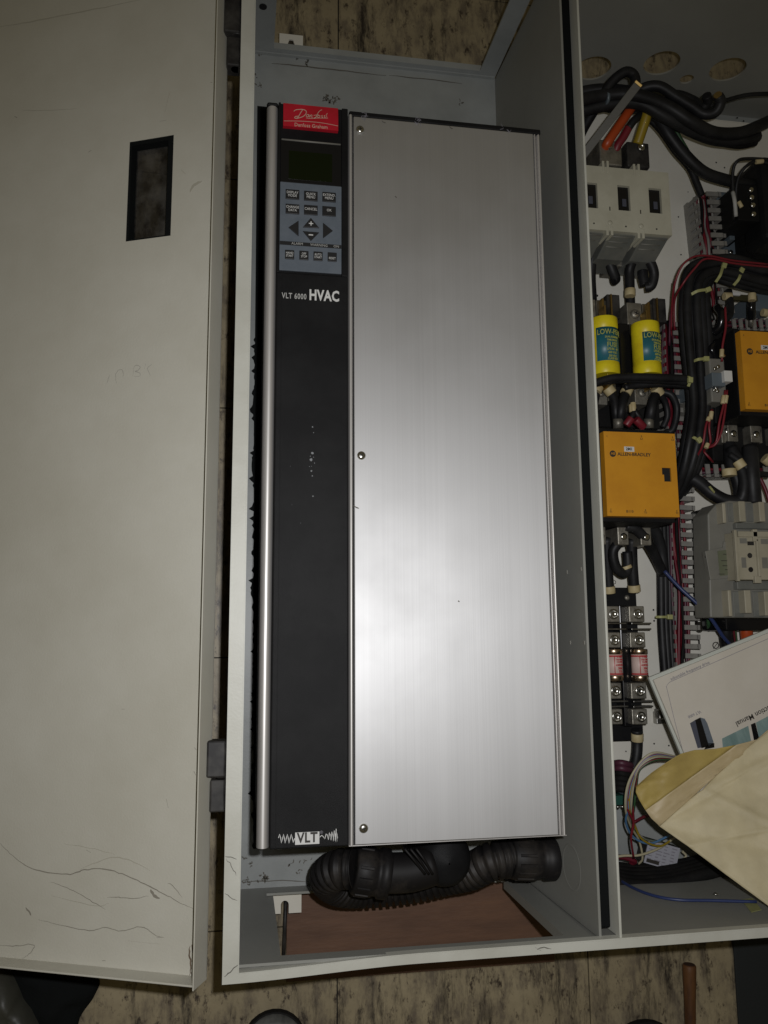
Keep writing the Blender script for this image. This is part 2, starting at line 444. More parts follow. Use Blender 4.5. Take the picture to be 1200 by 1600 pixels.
# top end wall of the left bay
mb = wall_with_hole(YT, YT + 0.003, -0.010, XD - 0.001, ZB, H - 0.004, 0.036, 0.375, 0.060, 0.29)
obj('end_wall', mb, M['inside'], cab)
obj('opening_lip', MB().box((0.034, YT + 0.003, 0.055), (0.378, YT + 0.013, 0.0565)), M['inside'], cab)
obj('corner_seam', MB().box((-0.006, YT - 0.0025, ZB), (XD - 0.002, YT - 0.0002, ZB + 0.006)), M['inside'], cab)
for px, py in ((411, 10),):
    c = PY(px, py, YT)
    obj('screw_hole', MB().cyl((c.x, YT - 0.0012, c.z), (0, 1, 0), 0.0058, 0.0011), M['dark'], cab)
# weld scar and seam on the back plate above the drive
mb = MB()
mb.ribbon([P(x, y, ZB + 0.0004) for x, y in ((424, 99), (470, 103), (530, 110), (603, 118))], 0.0022)
mb.ribbon([P(x, y, ZB + 0.0004) for x, y in ((608, 118), (670, 124), (722, 131))], 0.0018)
for cx, cy, n in ((509, 154, 14), (523, 153, 12), (517, 161, 6), (478, 97, 5), (463, 90, 4), (400, 118, 4), (405, 134, 5), (410, 84, 3), (722, 162, 4)):
    for k in range(n):
        a = random.uniform(0, 6.28); r = random.uniform(0, 6)
        p = P(cx + r * math.cos(a), cy + 0.6 * r * math.sin(a), ZB + 0.0004)
        a2 = random.uniform(0, 6.28); l = random.uniform(.001, .004)
        mb.ribbon([p, p + Vector((l * math.cos(a2), l * math.sin(a2), 0)), p + Vector((1.6 * l * math.cos(a2 + .5), 1.6 * l * math.sin(a2 + .5), 0))], random.uniform(.001, .003))
for cx, cy, n, rr in ((385, 1376, 16, 9), (412, 1372, 26, 8), (392, 1350, 8, 8), (478, 1346, 5, 7), (470, 1362, 5, 5), (455, 1350, 4, 5), (380, 1342, 6, 5)):
    for k in range(n):
        a = random.uniform(0, 6.28); r = rr * random.random()
        p = P(cx + 1.4 * r * math.cos(a), cy + 0.7 * r * math.sin(a), ZB + 0.0004)
        a2 = random.uniform(0, 6.28); l = random.uniform(.0006, .003)
        mb.ribbon([p, p + Vector((l * math.cos(a2), l * math.sin(a2), 0)), p + Vector((1.6 * l * math.cos(a2 + .5), 1.6 * l * math.sin(a2 + .5), 0))], random.uniform(.0006, .0022))
mb.ribbon([P(x, y, ZB + 0.0004) for x, y in ((378, 1378), (430, 1376), (485, 1377))], 0.0014)
obj('scuff_marks', mb, M['scratch'], cab, kind='stuff')
# divider between the bays
SL = 0.0065 / 0.27
mb = MB()
vs = []
for y in (YB - 0.001, YT): vs += [(XD - .0006, y, .015), (XD + .0024, y, .015), (XD + .0094, y, .3108), (XD + .0064, y, .3108)]
mb.add(vs, [(0, 1, 2, 3), (7, 6, 5, 4), (0, 4, 5, 1), (1, 5, 6, 2), (2, 6, 7, 3), (3, 7, 4, 0)])
obj('divider_wall', mb, M['wall'], cab)
obj('divider_wall', MB().box((0.4325, YB + 0.0005, 0.015), (0.4355, YT, H - 0.0003)), M['rim'], cab, bevel=0.0006)
obj('gasket', MB().box((XD + 0.0096, YB + 0.004, 0.262), (0.4323, YT, 0.2985)), M['foam'], cab, bevel=0.003)
# welded spots and knockout ring seen on the divider
mb = MB()
def on_div(px, py):
    d = ray(px, py); x = XD
    for _ in range(6):
        p = Vector((0, 0, HC)) + d * (x / d.x); x = XD - .0006 + (p.z - .015) * .0070 / .2958
    return p
for px, py in ((886, 894), (908, 889), (891, 1004), (913, 1004)):
    c = on_div(px, py)
    mb.box((c.x - 0.0009, c.y - 0.0022, c.z - 0.0016), (c.x - 0.0001, c.y + 0.0022, c.z + 0.0016))
obj('weld_spot', mb, M['greywire'], cab, kind='stuff')
c = on_div(893, 1355)
mb = MB(); n = 40
for rr, th in ((0.028, 0.0005),):
    vs = []
    for k in range(n):
        a = 2 * math.pi * k / n
        for r, dx in ((rr, 0), (rr - .0018, -th), (rr - .0036, 0)):
            vs.append((c.x - 0.0001 + dx + r * math.sin(a) * .0070 / .2958, c.y + r * math.cos(a), c.z + 1.0 * r * math.sin(a)))
    fs = []
    for k in range(n):
        k2 = (k + 1) % n
        for q in range(2): fs.append((k*3+q, k2*3+q, k2*3+q+1, k*3+q+1))
    mb.add(vs, fs, True)
obj('knockout', mb, M['wall'], cab)
# rim, four mitred folded strips; the lower left one is bent outward
def rim_strip(pa, pb, ia, ib, n=1, bend=None):
    mb = MB(); vs = []; fs = []
    for i in range(n + 1):
        q = i / n
        o = Vector(pa).lerp(Vector(pb), q); k = Vector(ia).lerp(Vector(ib), q)
        dz = 0
        if bend: o = bend(o); k = bend(k)
        for p, z in ((o, H - 0.016), (o, H), (k, H), (k, H + 0.0012), (k + (k - o).normalized() * 0.0016, H + 0.0012), (k + (k - o).normalized() * 0.0016, H - 0.010)):
            vs.append(Vector((p.x, p.y, z)))
    for i in range(n):
        for q in range(5):
            fs.append((i*6+q, i*6+q+1, (i+1)*6+q+1, (i+1)*6+q))
    return mb.add(vs, fs)
def bendf(p):
    p = Vector(p); t = max(0.0, min(1.0, (0.20 - p.x) / 0.21)); t = t * t * (3 - 2 * t)
    if p.y < -0.2: p.y -= 0.0065 * t * max(0, min(1, (-0.2 - p.y) / 0.1))
    return p
XO, YO, YT2 = -0.0125, YB - 0.0105, YT + 0.0105
obj('rim', rim_strip((XO, YO, H), (XO, YT2, H), (XL - 0.001, YB - 0.0005, H), (XL - 0.001, YT, H), 24, bendf), M['rim'], cab)
obj('rim', rim_strip((XO, YO, H), (XR + 0.014, YO, H), (XL - 0.001, YB - 0.0005, H), (XR, YB - 0.0005, H), 60, bendf), M['rim'], cab)
obj('rim', rim_strip((XO, YT2, H), (XR + 0.014, YT2, H), (XL - 0.001, YT, H), (XR, YT, H), 4), M['rim'], cab)
obj('rim', rim_strip((XR + 0.014, YO, H), (XR + 0.014, YT2, H), (XR, YB - 0.0005, H), (XR, YT, H), 4), M['rim'], cab)
# bottom wall behind the rim (outer sheet)
obj('bottom_sheet', MB().box((-0.010, YB - 0.0065, 0.012), (0.05, YB - 0.0035, H - 0.012)).box((0.38, YB - 0.0065, 0.012), (XR, YB - 0.0035, H - 0.012)), M['wall'], cab)
# right bay end walls: bottom plain, top with knockout holes
obj('end_wall', MB().box((0.436, YB - 0.003, 0.015), (XR - 0.001, YB - 0.0002, H - 0.004)), M['wall'], cab)
import bmesh
def plate_with_discs(x0, x1, z0, z1, discs, y, th):
    # grid plate with the cells inside any disc removed, rims built round
    mb = MB()
    cells_x = sorted(set([x0, x1] + [c[0] - c[2] * 1.25 for c in discs] + [c[0] + c[2] * 1.25 for c in discs]))
    def quad(a, b, c, d):
        mb.add([Vector((p[0], y, p[1])) for p in (a, b, c, d)] + [Vector((p[0], y + th, p[1])) for p in (a, b, c, d)],
               [(0,1,2,3), (7,6,5,4), (0,4,5,1), (1,5,6,2), (2,6,7,3), (3,7,4,0)])
    for i in range(len(cells_x) - 1):
        a, b = cells_x[i], cells_x[i+1]; mid = (a + b) / 2
        d = [c for c in discs if abs(c[0] - mid) < c[2]]
        if not d: quad((a, z0), (b, z0), (b, z1), (a, z1)); continue
        cx, cz, r = d[0]; R_ = r * 1.25
        quad((a, z0), (b, z0), (b, cz - R_), (a, cz - R_)); quad((a, cz + R_), (b, cz + R_), (b, z1), (a, z1))
        n = 32; vs = []; fs = []
        for k in range(n):
            t = 2 * math.pi * k / n + math.pi / 4
            ct, st = math.cos(t), math.sin(t); s = R_ / max(abs(ct), abs(st))
            vs += [Vector((cx + r*ct, y, cz + r*st)), Vector((cx + s*ct, y, cz + s*st)), Vector((cx + r*ct, y + th, cz + r*st)), Vector((cx + s*ct, y + th, cz + s*st))]
        for k in range(n):
            k2 = (k + 1) % n
            fs += [(k*4, k*4+1, k2*4+1, k2*4), (k*4+2, k2*4+2, k2*4+3, k*4+3), (k*4, k2*4, k2*4+2, k*4+2)]
        mb.add(vs, fs)
    return mb
discs = []
for px, py, r in ((927, 107, 0.029), (1034, 99, 0.029), (1073, 124, 0.0125), (1137, 109, 0.029)):
    c = PY(px, py, YT); discs.append((c.x, c.z, r))
discs[2] = (max(discs[2][0], discs[1][0] + 0.029*1.25 + 0.0125*1.25 + .001), discs[2][1], 0.0115)
if discs[3][0] - .029*1.25 < discs[2][0] + .0115*1.25: discs[3] = (discs[2][0] + .0115*1.25 + .029*1.25 + .001, discs[3][1], .029)
obj('end_wall', plate_with_discs(0.436, XR - 0.001, 0.015, H - 0.004, discs, YT, 0.003), M['wall'], cab, label='end wall with four round knockout holes')
# mounting ears that stick out past the ends of the back plate
def ear(px, py, wd, ht, slot, keyhole, up):
    c = P(px, py, 0.043)
    x0, x1, y0, y1 = c.x - wd/2, c.x + wd/2, c.y - ht/2, c.y + ht/2
    mb = MB(); th0, th1 = 0.040, 0.043
    if keyhole:
        r = 0.0055; n = 20; vs = []; fs = []
        for k in range(n):
            t = 2 * math.pi * k / n + math.pi / 4
            ct, st = math.cos(t), math.sin(t); s = 1 / max(abs(ct), abs(st))
            ri = r * (1.5 if st > 0.75 else 1.0)
            for z in (th0, th1):
                vs += [Vector((c.x + ri*ct, c.y - 0.003 + ri*st, z)), Vector((c.x + s*ct*wd/2, c.y + s*st*ht/2, z))]
        for k in range(n):
            a, b = k*4, ((k+1) % n)*4
            fs += [(a+2, a+3, b+3, b+2), (a, b, b+1, a+1), (a, a+2, b+2, b), (a+1, b+1, b+3, a+3)]
        mb.add(vs, fs)
    else:
        sw = 0.0055
        mb.box((x0, y0, th0), (c.x - sw, y1, th1)); mb.box((c.x + sw, y0, th0), (x1, y1, th1)); mb.box((c.x - sw, y1 - ht*0.42, th0), (c.x + sw, y1, th1))
        for k in range(8):
            a0 = math.pi * k / 8; a1 = math.pi * (k + 1) / 8; yy = y1 - ht*0.42 - 0.0
            mb.prism([(c.x + sw*math.cos(a0), yy - sw + sw*math.sin(a0)), (c.x + sw*math.cos(a0), yy), (c.x + sw*math.cos(a1), yy), (c.x + sw*math.cos(a1), yy - sw + sw*math.sin(a1))][::1], th0, th1)
    return obj('mounting_ear', mb, M['panel'], cab)
ear(455, 66, 0.038, 0.028, 0, True, 1)
ear(445, 1410, 0.046, 0.029, 1, False, -1)
# hinges on the left side
def hinge(y0, ym, y1):
    g = obj('hinge', MB().box((-0.034, ym + 0.001, 0.286), (-0.0135, y0, 0.310)), M['hinge'], cab, bevel=0.002)
    obj('knuckle', MB().cyl((-0.0175, ym, 0.302), (0, 1, 0), 0.0065, y0 - ym - 0.001, 16), M['hinge'], g)
    g2 = obj('hinge', MB().box((-0.030, y1, 0.284), (-0.0135, ym - 0.002, 0.306)), M['hinge'], cab, bevel=0.002)
    obj('knuckle', MB().cyl((-0.0180, y1, 0.298), (0, 1, 0), 0.0062, ym - y1 - 0.002, 16), M['hinge'], g2)
hy = [P(333, q, 0.31).y for q in (1158, 1217, 1271)]
hinge(*hy)
hy = [P(360, q, 0.31).y for q in (-60, 50, 98)]
hinge(*hy)

# ---- the open door (a part of the cabinet)
a = math.radians(-23.63)
DR = Matrix.Rotation(a, 3, 'Y'); DO = Vector((-0.0295, 0, 0.296)); DI = DR.inverted()
DN = DR @ Vector((0, 0, 1))
def D(px, py, lift=0.0):
    d = ray(px, py); o = Vector((0, 0, HC))
    t = (DO + DN * lift - o).dot(DN) / d.dot(DN)
    return o + d * t
def DL(px, py, lift=0.0): return DI @ (D(px, py, lift) - DO)      # door-local
DY0, DY1, DW = -0.360, 0.937, 0.70
wc = [DL(*p) for p in ((205, 221), (272, 211), (266, 368), (194, 378))]
wx0 = (wc[0].x + wc[3].x) / 2; wx1 = (wc[1].x + wc[2].x) / 2; wy0 = (wc[2].y + wc[3].y) / 2; wy1 = (wc[0].y + wc[1].y) / 2
door = obj('door', MB(), M['door'], None)
dmb = MB()
t0 = -0.0015
dmb.box((-DW, DY0, t0), (wx0, DY1, 0)); dmb.box((wx1, DY0, t0), (0, DY1, 0)); dmb.box((wx0, DY0, t0), (wx1, wy0, 0)); dmb.box((wx0, wy1, t0), (wx1, DY1, 0))
door.data = dmb.mesh('door'); door.data.materials.append(M['door'])
door.matrix_basis = Matrix.Translation(DO) @ DR.to_4x4()
door.parent = cab; door['label'] = 'open door with a rectangular window cut-out, inside face up'
DH = 0.030
mb = MB().box((-0.0015, DY0 - 0.003, t0), (0.0, DY1 + 0.003, DH))
obj('flange', mb, M['door'], door, local=True, bevel=0.0006)
obj('flange', MB().box((-DW, DY0 - 0.002, t0), (-0.0016, DY0, DH - 0.006)), M['door'], door, local=True, bevel=0.0006)
obj('flange', MB().box((-DW, DY1, t0), (-0.0016, DY1 + 0.002, 0.055)), M['door'], door, local=True, bevel=0.0006)
obj('flange', MB().box((-DW - 0.002, DY0, t0), (-DW, DY1, DH)), M['door'], door, local=True)
# window edge: black rubber frame hanging below the cut-out
mb = MB(); g = 0.0035; dz = -0.016
mb.box((wx0, wy0, dz), (wx0 + g, wy1, -0.0004)); mb.box((wx1 - g*2.2, wy0, dz), (wx1, wy1, -0.0004))
mb.box((wx0, wy0, dz), (wx1, wy0 + g * 0.6, -0.0006)); mb.box((wx0, wy1 - g * 1.6, dz), (wx1, wy1, -0.0006))
obj('window_gasket', mb, M['foam'], door, local=True)
glass = mat('dusty window pane', (0.10, 0.095, 0.085), 0.35, col2=(0.016, 0.014, 0.012), nscale=26, nstretch=(1.2, 1, 1), lo=0.42, hi=0.62, spec=0.4)
nt = glass.node_tree
glass.node_tree.nodes['Principled BSDF'].inputs['Alpha'].default_value = 0.45
obj('window_pane', MB().box((wx0 + g, wy0 + g, dz + 0.001), (wx1 - g, wy1 - g, dz + 0.003)), glass, door, local=True)
# scratches, dirt trails, painted crease shade and handwriting
def marks(name, lines, mt, lift=0.0002, parent=door):
    mb = MB()
    for pts, wpx in lines:
        mb.ribbon([DL(x, y, 0) + Vector((0, 0, lift)) for x, y in pts], wpx * .82 / 1150.0, (0, 0, 1), 0.00015)
    return obj(name, mb, mt, parent, local=True, kind='stuff')
marks('scratches', [
    ([(0, 1318), (20, 1337), (45, 1355), (75, 1363), (110, 1366), (128, 1360), (155, 1357), (185, 1363), (215, 1376), (240, 1388), (262, 1400), (285, 1412), (304, 1420)], 1.7),
    ([(80, 1378), (100, 1385), (125, 1397), (150, 1412), (165, 1420)], 0.9),
    ([(60, 1437), (95, 1445), (140, 1454), (165, 1449), (190, 1455), (220, 1448), (245, 1462), (256, 1465)], 1.1),
    ([(0, 1477), (25, 1478), (53, 1476), (48, 1488), (35, 1498)], 1.1),
    ([(168, 1402), (185, 1402), (210, 1404), (232, 1399)], 1.1),
    ([(236, 1389), (240, 1398), (250, 1404)], 5.0), ([(262, 1380), (270, 1384), (285, 1402)], 0.9),
    ([(250, 190), (260, 188)], 1.6), ([(23, 182), (27, 184)], 4), ([(138, 238), (143, 235)], 3), ([(329, 129), (332, 129)], 2.5),
    ([(40, 1418), (46, 1425), (49, 1431)], 3.0), ([(260, 1248), (263, 1262)], 1.2), ([(190, 1108), (195, 1108)], 2.5), ([(135, 1328), (142, 1332)], 1.6),
    ([(160, 1501), (165, 1501)], 3), ([(245, 1465), (254, 1464)], 2),
    ([(303, 1205), (306, 1211)], 3.0), ([(304, 1168), (307, 1172)], 2.5)], M['doorscratch'])
marks('scuffs_and_crease_shade', [
    ([(0, 42), (60, 32), (130, 18), (220, 0)], 2.2), ([(35, 172), (60, 173), (120, 170)], 1.0),  # first line paints the shade in the top flange crease
    ([(125, 1358), (150, 1348), (175, 1340), (205, 1345), (235, 1360)], 1.5), ([(100, 1318), (140, 1325), (180, 1335)], 1.0),
    ([(80, 1400), (150, 1415), (170, 1412)], 1.0), ([(200, 1470), (250, 1475)], 1.0), ([(265, 145), (258, 175)], 2.0),
    ([(297, 300), (303, 290), (316, 283)], 5.0), ([(283, 265), (290, 272)], 4.0)], M['faint'])
marks('handwriting', [
    ([(172, 586), (169, 593), (167, 599)], 1.2), ([(182, 600), (181, 588), (184, 580), (190, 578), (193, 583), (192, 590)], 1.2),
    ([(208, 588), (210, 575), (213, 571), (219, 573), (216, 579), (211, 580), (218, 582), (218, 588), (208, 588)], 1.2),
    ([(228, 568), (226, 577)], 1.2), ([(238, 569), (231, 576), (236, 588)], 1.1)], M['pencil'])
mb = MB()
for pts, wp in (([(297, 1478), (296, 1490), (298, 1505), (297, 1524)], 2.0), ([(300, 1476), (301, 1488)], 5.0), ([(299, 1519), (300, 1525)], 4)):
    mb.ribbon([DL(x, y) + Vector((0, 0, .0002)) for x, y in pts], wp / 1150.0, (0, 0, 1), 0.0002)
obj('rust_patch', mb, M['rust'], door, local=True, kind='stuff')
# rim scratches
mb = MB()
for pts, wp in (([(351, 1339), (360, 1340), (371, 1342)], 1.2), ([(353, 1342), (360, 1350), (366, 1362), (369, 1368)], 1.0), ([(352, 1396), (360, 1402), (370, 1408)], 1.0),
                ([(350, 1526), (358, 1520), (366, 1512), (373, 1507)], 1.4), ([(838, 1484), (850, 1480), (862, 1483)], 1.4), ([(836, 1480), (846, 1486)], 1.0)):
    mb.ribbon([P(x, y, H + 0.0002) for x, y in pts], wp / 1350.0)
obj('rim_scratches', mb, M['scratch'], cab, kind='stuff')

# black torn insulation beside the drive; black area also paints the drive's shadow
pts = []; n = 320
yb, yt = P(400, 1325, ZB).y, P(404, 168, ZB).y
xf = 0.016
left = []
for i in range(n + 1):
    y = yb + (yt - yb) * i / n
    py = 1325 + (168 - 1325) * i / n
    jag = 0.0
    if py > 560: jag = max(0, noise.noise(Vector((0, y * 22, 0)))) * 0.006 + max(0, noise.noise(Vector((3, y * 120, 0))) - .1) * 0.008 + (random.random() ** 14) * 0.006
    base = P(396 if py > 640 else 397 + (640 - py) / 470 * 5, py, ZB).x
    left.append((base - jag, y))
mb = MB()
for i in range(n):
    (xa, ya), (xb, yb2) = left[i], left[i+1]
    mb.prism([(xa, ya), (0.030, ya), (0.030, yb2), (xb, yb2)], ZB + 0.0002, ZB + 0.004)
obj('insulation_shadow_strip', mb, M['foam'], cab, label='torn black insulation strip with painted drive shadow')

# ------------------------------------------------------------------ the drive
ZF = 0.311
x0 = P(414, 700, ZF).x; x1 = P(868, 760, ZF).x
x0, x1 = 0.0212, 0.3775
yb, yt = P(480, 1325, ZF).y, P(500, 166, ZF).y
drv = thing('frequency_drive', 'tall drive unit with brushed aluminium cover, black front strip and keypad in the left bay', 'drive', (0.2, 0.2, ZB))
XB = P(545, 760, ZF).x
obj('chassis', MB().box((x0 + 0.003, yb + 0.003, ZB + 0.005), (x1 - 0.004, yt - 0.004, ZF - 0.014)), M['blackflat'], drv, bevel=0.002)
# black front moulding
xa = P(428, 760, ZF).x
mb = MB().box((xa, yb, ZF - 0.016), (XB - 0.0008, P(485, 428, ZF).y, ZF))
front = obj('front_cover', mb, M['black'], drv, bevel=0.0015)
mb = MB().box((xa + 0.0062, yb + 0.001, ZF), (xa + 0.0070, P(485, 432, ZF).y, ZF + 0.0003)).box((xa, P(485, 427, ZF).y, ZF - 0.016), (XB - 0.0008, yt, ZF - 0.0025))
# panel head frame round the keypad
ykb, ykt = P(485, 425, ZF).y, P(485, 288, ZF).y
kx0, kx1 = P(437, 360, ZF).x, P(533.5, 360, ZF).x
head = obj('head_panel', mb, M['black'], drv, bevel=0.001)
mb = MB().box((xa, ykb - 0.003, ZF - 0.0024), (kx0 - 0.0003, yt, ZF + 0.0006)).box((kx1 + 0.0003, ykb - 0.003, ZF - 0.0024), (XB - 0.0008, yt, ZF + 0.0006))
obj('side_frame', mb, M['black'], drv, bevel=0.0008)
# badge, handle recess, display
by0, by1 = P(485, 203, ZF).y, P(485, 166, ZF).y
bx0, bx1 = P(442.5, 182, ZF).x, P(528, 188, ZF).x
nb = 12; vs = []; fs = []
for i in range(nb + 1):
    q = i / nb; y = by0 + (by1 - by0) * q; z = ZF + 0.0012 + 0.0025 * math.sin(math.pi * min(1, q * 0.6 + 0.4))
    for x in (bx0, bx1): vs += [(x, y, z), (x, y, ZF - 0.002)]
for i in range(nb):
    A, B = i*4, (i+1)*4
    fs += [(A, A+2, B+2, B), (A+1, B+1, B+3, A+3), (A, B, B+1, A+1), (A+2, A+3, B+3, B+2)]
fs += [(0, 1, 3, 2), (nb*4, nb*4+2, nb*4+3, nb*4+1)]
badge = obj('badge', MB().add(vs, fs), M['red'], drv, label='red badge with script logo')
def badge_z(y):
    q = (y - by0) / (by1 - by0); return ZF + 0.0012 + 0.0025 * math.sin(math.pi * min(1, max(0, q) * 0.6 + 0.4)) + 0.00025
# script lettering drawn as strokes in badge space (u right, v up, in reference pixels of the enlarged badge)
def BQ(u, v):            # u, v in zoomed pixels (8.571 per photo pixel)
    p = P(420 + u / 8.571, 150 + v / 8.571, ZF + 0.003); return Vector((p.x, p.y, badge_z(p.y)))
strokes = [
    ([(335, 205), (360, 185), (400, 178), (450, 176), (490, 190), (503, 215), (490, 250), (455, 280), (400, 300), (360, 306), (345, 295), (360, 280), (390, 275)], 9),
    ([(455, 180), (430, 220), (405, 265), (392, 290), (370, 305)], 9),
    ([(535, 252), (515, 250), (500, 268), (508, 285), (525, 278), (538, 252), (534, 280), (545, 285)], 7),
    ([(552, 256), (548, 288), (560, 262), (575, 256), (578, 270), (573, 290), (585, 290)], 7),
    ([(712, 180), (690, 190), (660, 225), (635, 280), (618, 305), (606, 300), (625, 290), (645, 270)], 7), ([(600, 262), (640, 256), (668, 254)], 6),
    ([(668, 262), (652, 275), (656, 292), (672, 292), (684, 278), (680, 262), (668, 262)], 7),
    ([(720, 262), (706, 268), (712, 280), (722, 288), (708, 296)], 7), ([(755, 262), (740, 268), (746, 280), (756, 288), (742, 296)], 7),
    ([(785, 230), (770, 255), (774, 275), (780, 290)], 6), ([(500, 300), (560, 305), (650, 300), (790, 300)], 6)]
mb = MB()
for pts, wz in strokes: mb.ribbon([BQ(*p) for p in pts], wz / 8.571 / 1290.0, th=0.0002, taper=False)
obj('lettering', mb, M['badgegold'], badge)
mb = MB().ribbon([BQ(203, 340), BQ(420, 343), BQ(640, 358), BQ(800, 382), BQ(925, 408)], 6 / 8.571 / 1290.0, th=0.0002, taper=False)
obj('line', mb, M['badgegold'], badge)
pc = BQ(565, 408)
text('lettering', 'Danfoss Graham', 0.0066, pc, M['badgegold'], badge, rot=Matrix.Rotation(math.radians(0.5), 3, 'Z'), sx=0.93)
# dark recess and grip edge under the badge
obj('grip_edge', MB().tube([P(440, 217.5, ZF) , P(532, 226, ZF)], 0.0011, 8, smooth=False), M['greydark'], drv)
obj('display_window', MB().box((kx0, ykt + 0.0006, ZF - 0.0022), (kx1, P(485, 222, ZF).y, ZF - 0.0006)), M['gloss'], drv, bevel=0.0005)
c0, c1 = P(451, 279, ZF), P(519, 241, ZF)
obj('screen', MB().box((c0.x, c0.y, ZF - 0.0005), (c1.x, c1.y, ZF - 0.0002)), M['lcd'], drv)
pad = obj('keypad', MB().box((kx0, ykb, ZF - 0.0020), (kx1, ykt, ZF + 0.0006)), M['pad'], drv, bevel=0.0004)
def C3(u, v): return (400 + u / 4.706, 140 + v / 4.706)
ZK = ZF + 0.0006
def key(px, py, wd, ht, txt, size, sh=None):
    c = P(px, py, ZK)
    mb = MB()
    if sh: 
        pts = [P(*C3(*s), ZK) for s in sh]
        area = sum(pts[i].x * pts[(i+1) % 3].y - pts[(i+1) % 3].x * pts[i].y for i in range(3))
        if area < 0: pts = pts[::-1]
        mb.prism([(p.x, p.y) for p in pts], ZK - 0.001, ZK + 0.0012)
        cc = sum(pts, Vector()) / 3
    else:
        mb.box((c.x - wd/2, c.y - ht/2, ZK - 0.001), (c.x + wd/2, c.y + ht/2, ZK + 0.0012)); cc = c
    k = obj('button', mb, M['key'], pad, bevel=0.0005)
    return k, cc
def key_text(txt, cc, size, sx=0.9):
    text('button_text', txt, size, (cc.x, cc.y, ZK + 0.00135), M['white'], pad, sx=sx, ext=0.0001)
for r_, (ys, names) in enumerate((((773, 785, 793), ('DISPLAY\nMODE', 'QUICK\nMENU', 'EXTEND.\nMENU')), ((880, 888, 897), ('CHANGE\nDATA', 'CANCEL', 'OK')))):
    for (u, v, nm) in zip((268, 403, 537), ys, names):
        k, cc = key(*C3(u, v), 0.0168, 0.0128, nm, 0.004)
        if '\n' in nm: key_text(nm, cc + Vector((0, 0.0002, 0)), 0.0046, 0.84)
        else: key_text(nm, cc + Vector((0, 0.0010, 0)), 0.0047, 0.86)
for (u, nm) in zip((247, 352, 456, 560), ('HAND\nSTART', 'OFF\nSTOP', 'AUTO\nSTART', 'RESET')):
    k, cc = key(*C3(u, 1215 + (u - 247) * 0.057), 0.0112, 0.0118, nm, 0.0034)
    key_text(nm, cc - (Vector((0, 0.002, 0)) if nm == 'RESET' else Vector((0, 0, 0))), 0.0040, 0.78)
k, cc = key(0, 0, 0, 0, '', 0, [(238, 1015), (313, 965), (313, 1080)])
k, cc = key(0, 0, 0, 0, '', 0, [(492, 980), (492, 1095), (565, 1040)])
k, cc = key(0, 0, 0, 0, '', 0, [(343, 1015), (403, 945), (465, 1020)])
pl = P(*C3(404, 988), ZK)
obj('button_text', MB().box((pl.x - .0027, pl.y - .0006, ZK + .0012), (pl.x + .0027, pl.y + .0006, ZK + .0014)).box((pl.x - .0006, pl.y - .0027, ZK + .0012), (pl.x + .0006, pl.y + .0027, ZK + .00145)), M['white'], pad)
k, cc = key(0, 0, 0, 0, '', 0, [(343, 1042), (465, 1052), (403, 1115)])
pl = P(*C3(403, 1072), ZK)
obj('button_text', MB().box((pl.x - .0027, pl.y - .0007, ZK + .0012), (pl.x + .0027, pl.y + .0007, ZK + .0014)), M['white'], pad)
ly = P(485, 382.5, ZK).y
obj('indicator_bar', MB().box((kx0 + .0003, ly - 0.0024, ZK - .001), (kx1 - .0003, ly + 0.0024, ZK + 0.0002)), M['key'], pad)
for u, tx in ((303, 'ALARM'), (463, 'WARNING'), (590, 'ON')):
    c = P(*C3(u, 0), ZK)
    text('indicator_text', tx, 0.0044, (P(*C3(u, 1138), ZK).x, ly, ZK + 0.0003), M['whitedim'], pad, sx=1.0)
# lettering on the black cover
c = P(461, 463.0, ZF)
text('lettering', 'VLT 6000', 0.0098, (c.x - 0.001, c.y - 0.0002, ZF + 0.0003), M['whitedim'], front, bold=0.00018, sx=0.70, spacing=1.1)
c = P(506.5, 463.5, ZF)
text('lettering', 'HVAC', 0.0185, (c.x, c.y + .0005, ZF + 0.0003), M['white'], front, bold=0.0006, sx=0.71, spacing=1.06)
c0, c1 = P(461, 1320, ZF), P(499, 1299, ZF)
obj('logo_box', MB().box((c0.x, c0.y, ZF + 0.0002), (c1.x, c1.y, ZF + 0.0005)), M['white'], front)
text('lettering', 'VLT', 0.0145, ((c0.x + c1.x) / 2, (c0.y + c1.y) / 2 + .0002, ZF + 0.0008), M['print'], front, bold=0.00045, sx=0.86, spacing=1.08)
def VQ(u, v): return P(420 + u / 8.571, 1270 + v / 8.571, ZF) + Vector((0, 0, 0.0003))
w1 = [(130, 335), (145, 285), (158, 330), (170, 405), (185, 340), (197, 285), (208, 340), (218, 405), (234, 340), (248, 285), (260, 340), (270, 405), (286, 340), (300, 285), (315, 340), (330, 400), (340, 360), (350, 340)]
w2 = [(680, 325), (710, 300), (730, 320), (748, 348), (768, 280), (780, 290), (797, 362), (812, 262), (822, 290), (830, 372), (846, 248), (856, 290), (862, 385), (878, 228), (888, 290), (890, 390), (902, 212), (912, 290), (916, 400), (920, 320)]
obj('logo_wave', MB().ribbon([VQ(*p) for p in w1], 0.0009, taper=False, smooth=False), M['white'], front)
obj('logo_wave', MB().ribbon([VQ(*p) for p in w2], 0.0008, taper=False, smooth=False), M['white'], front)

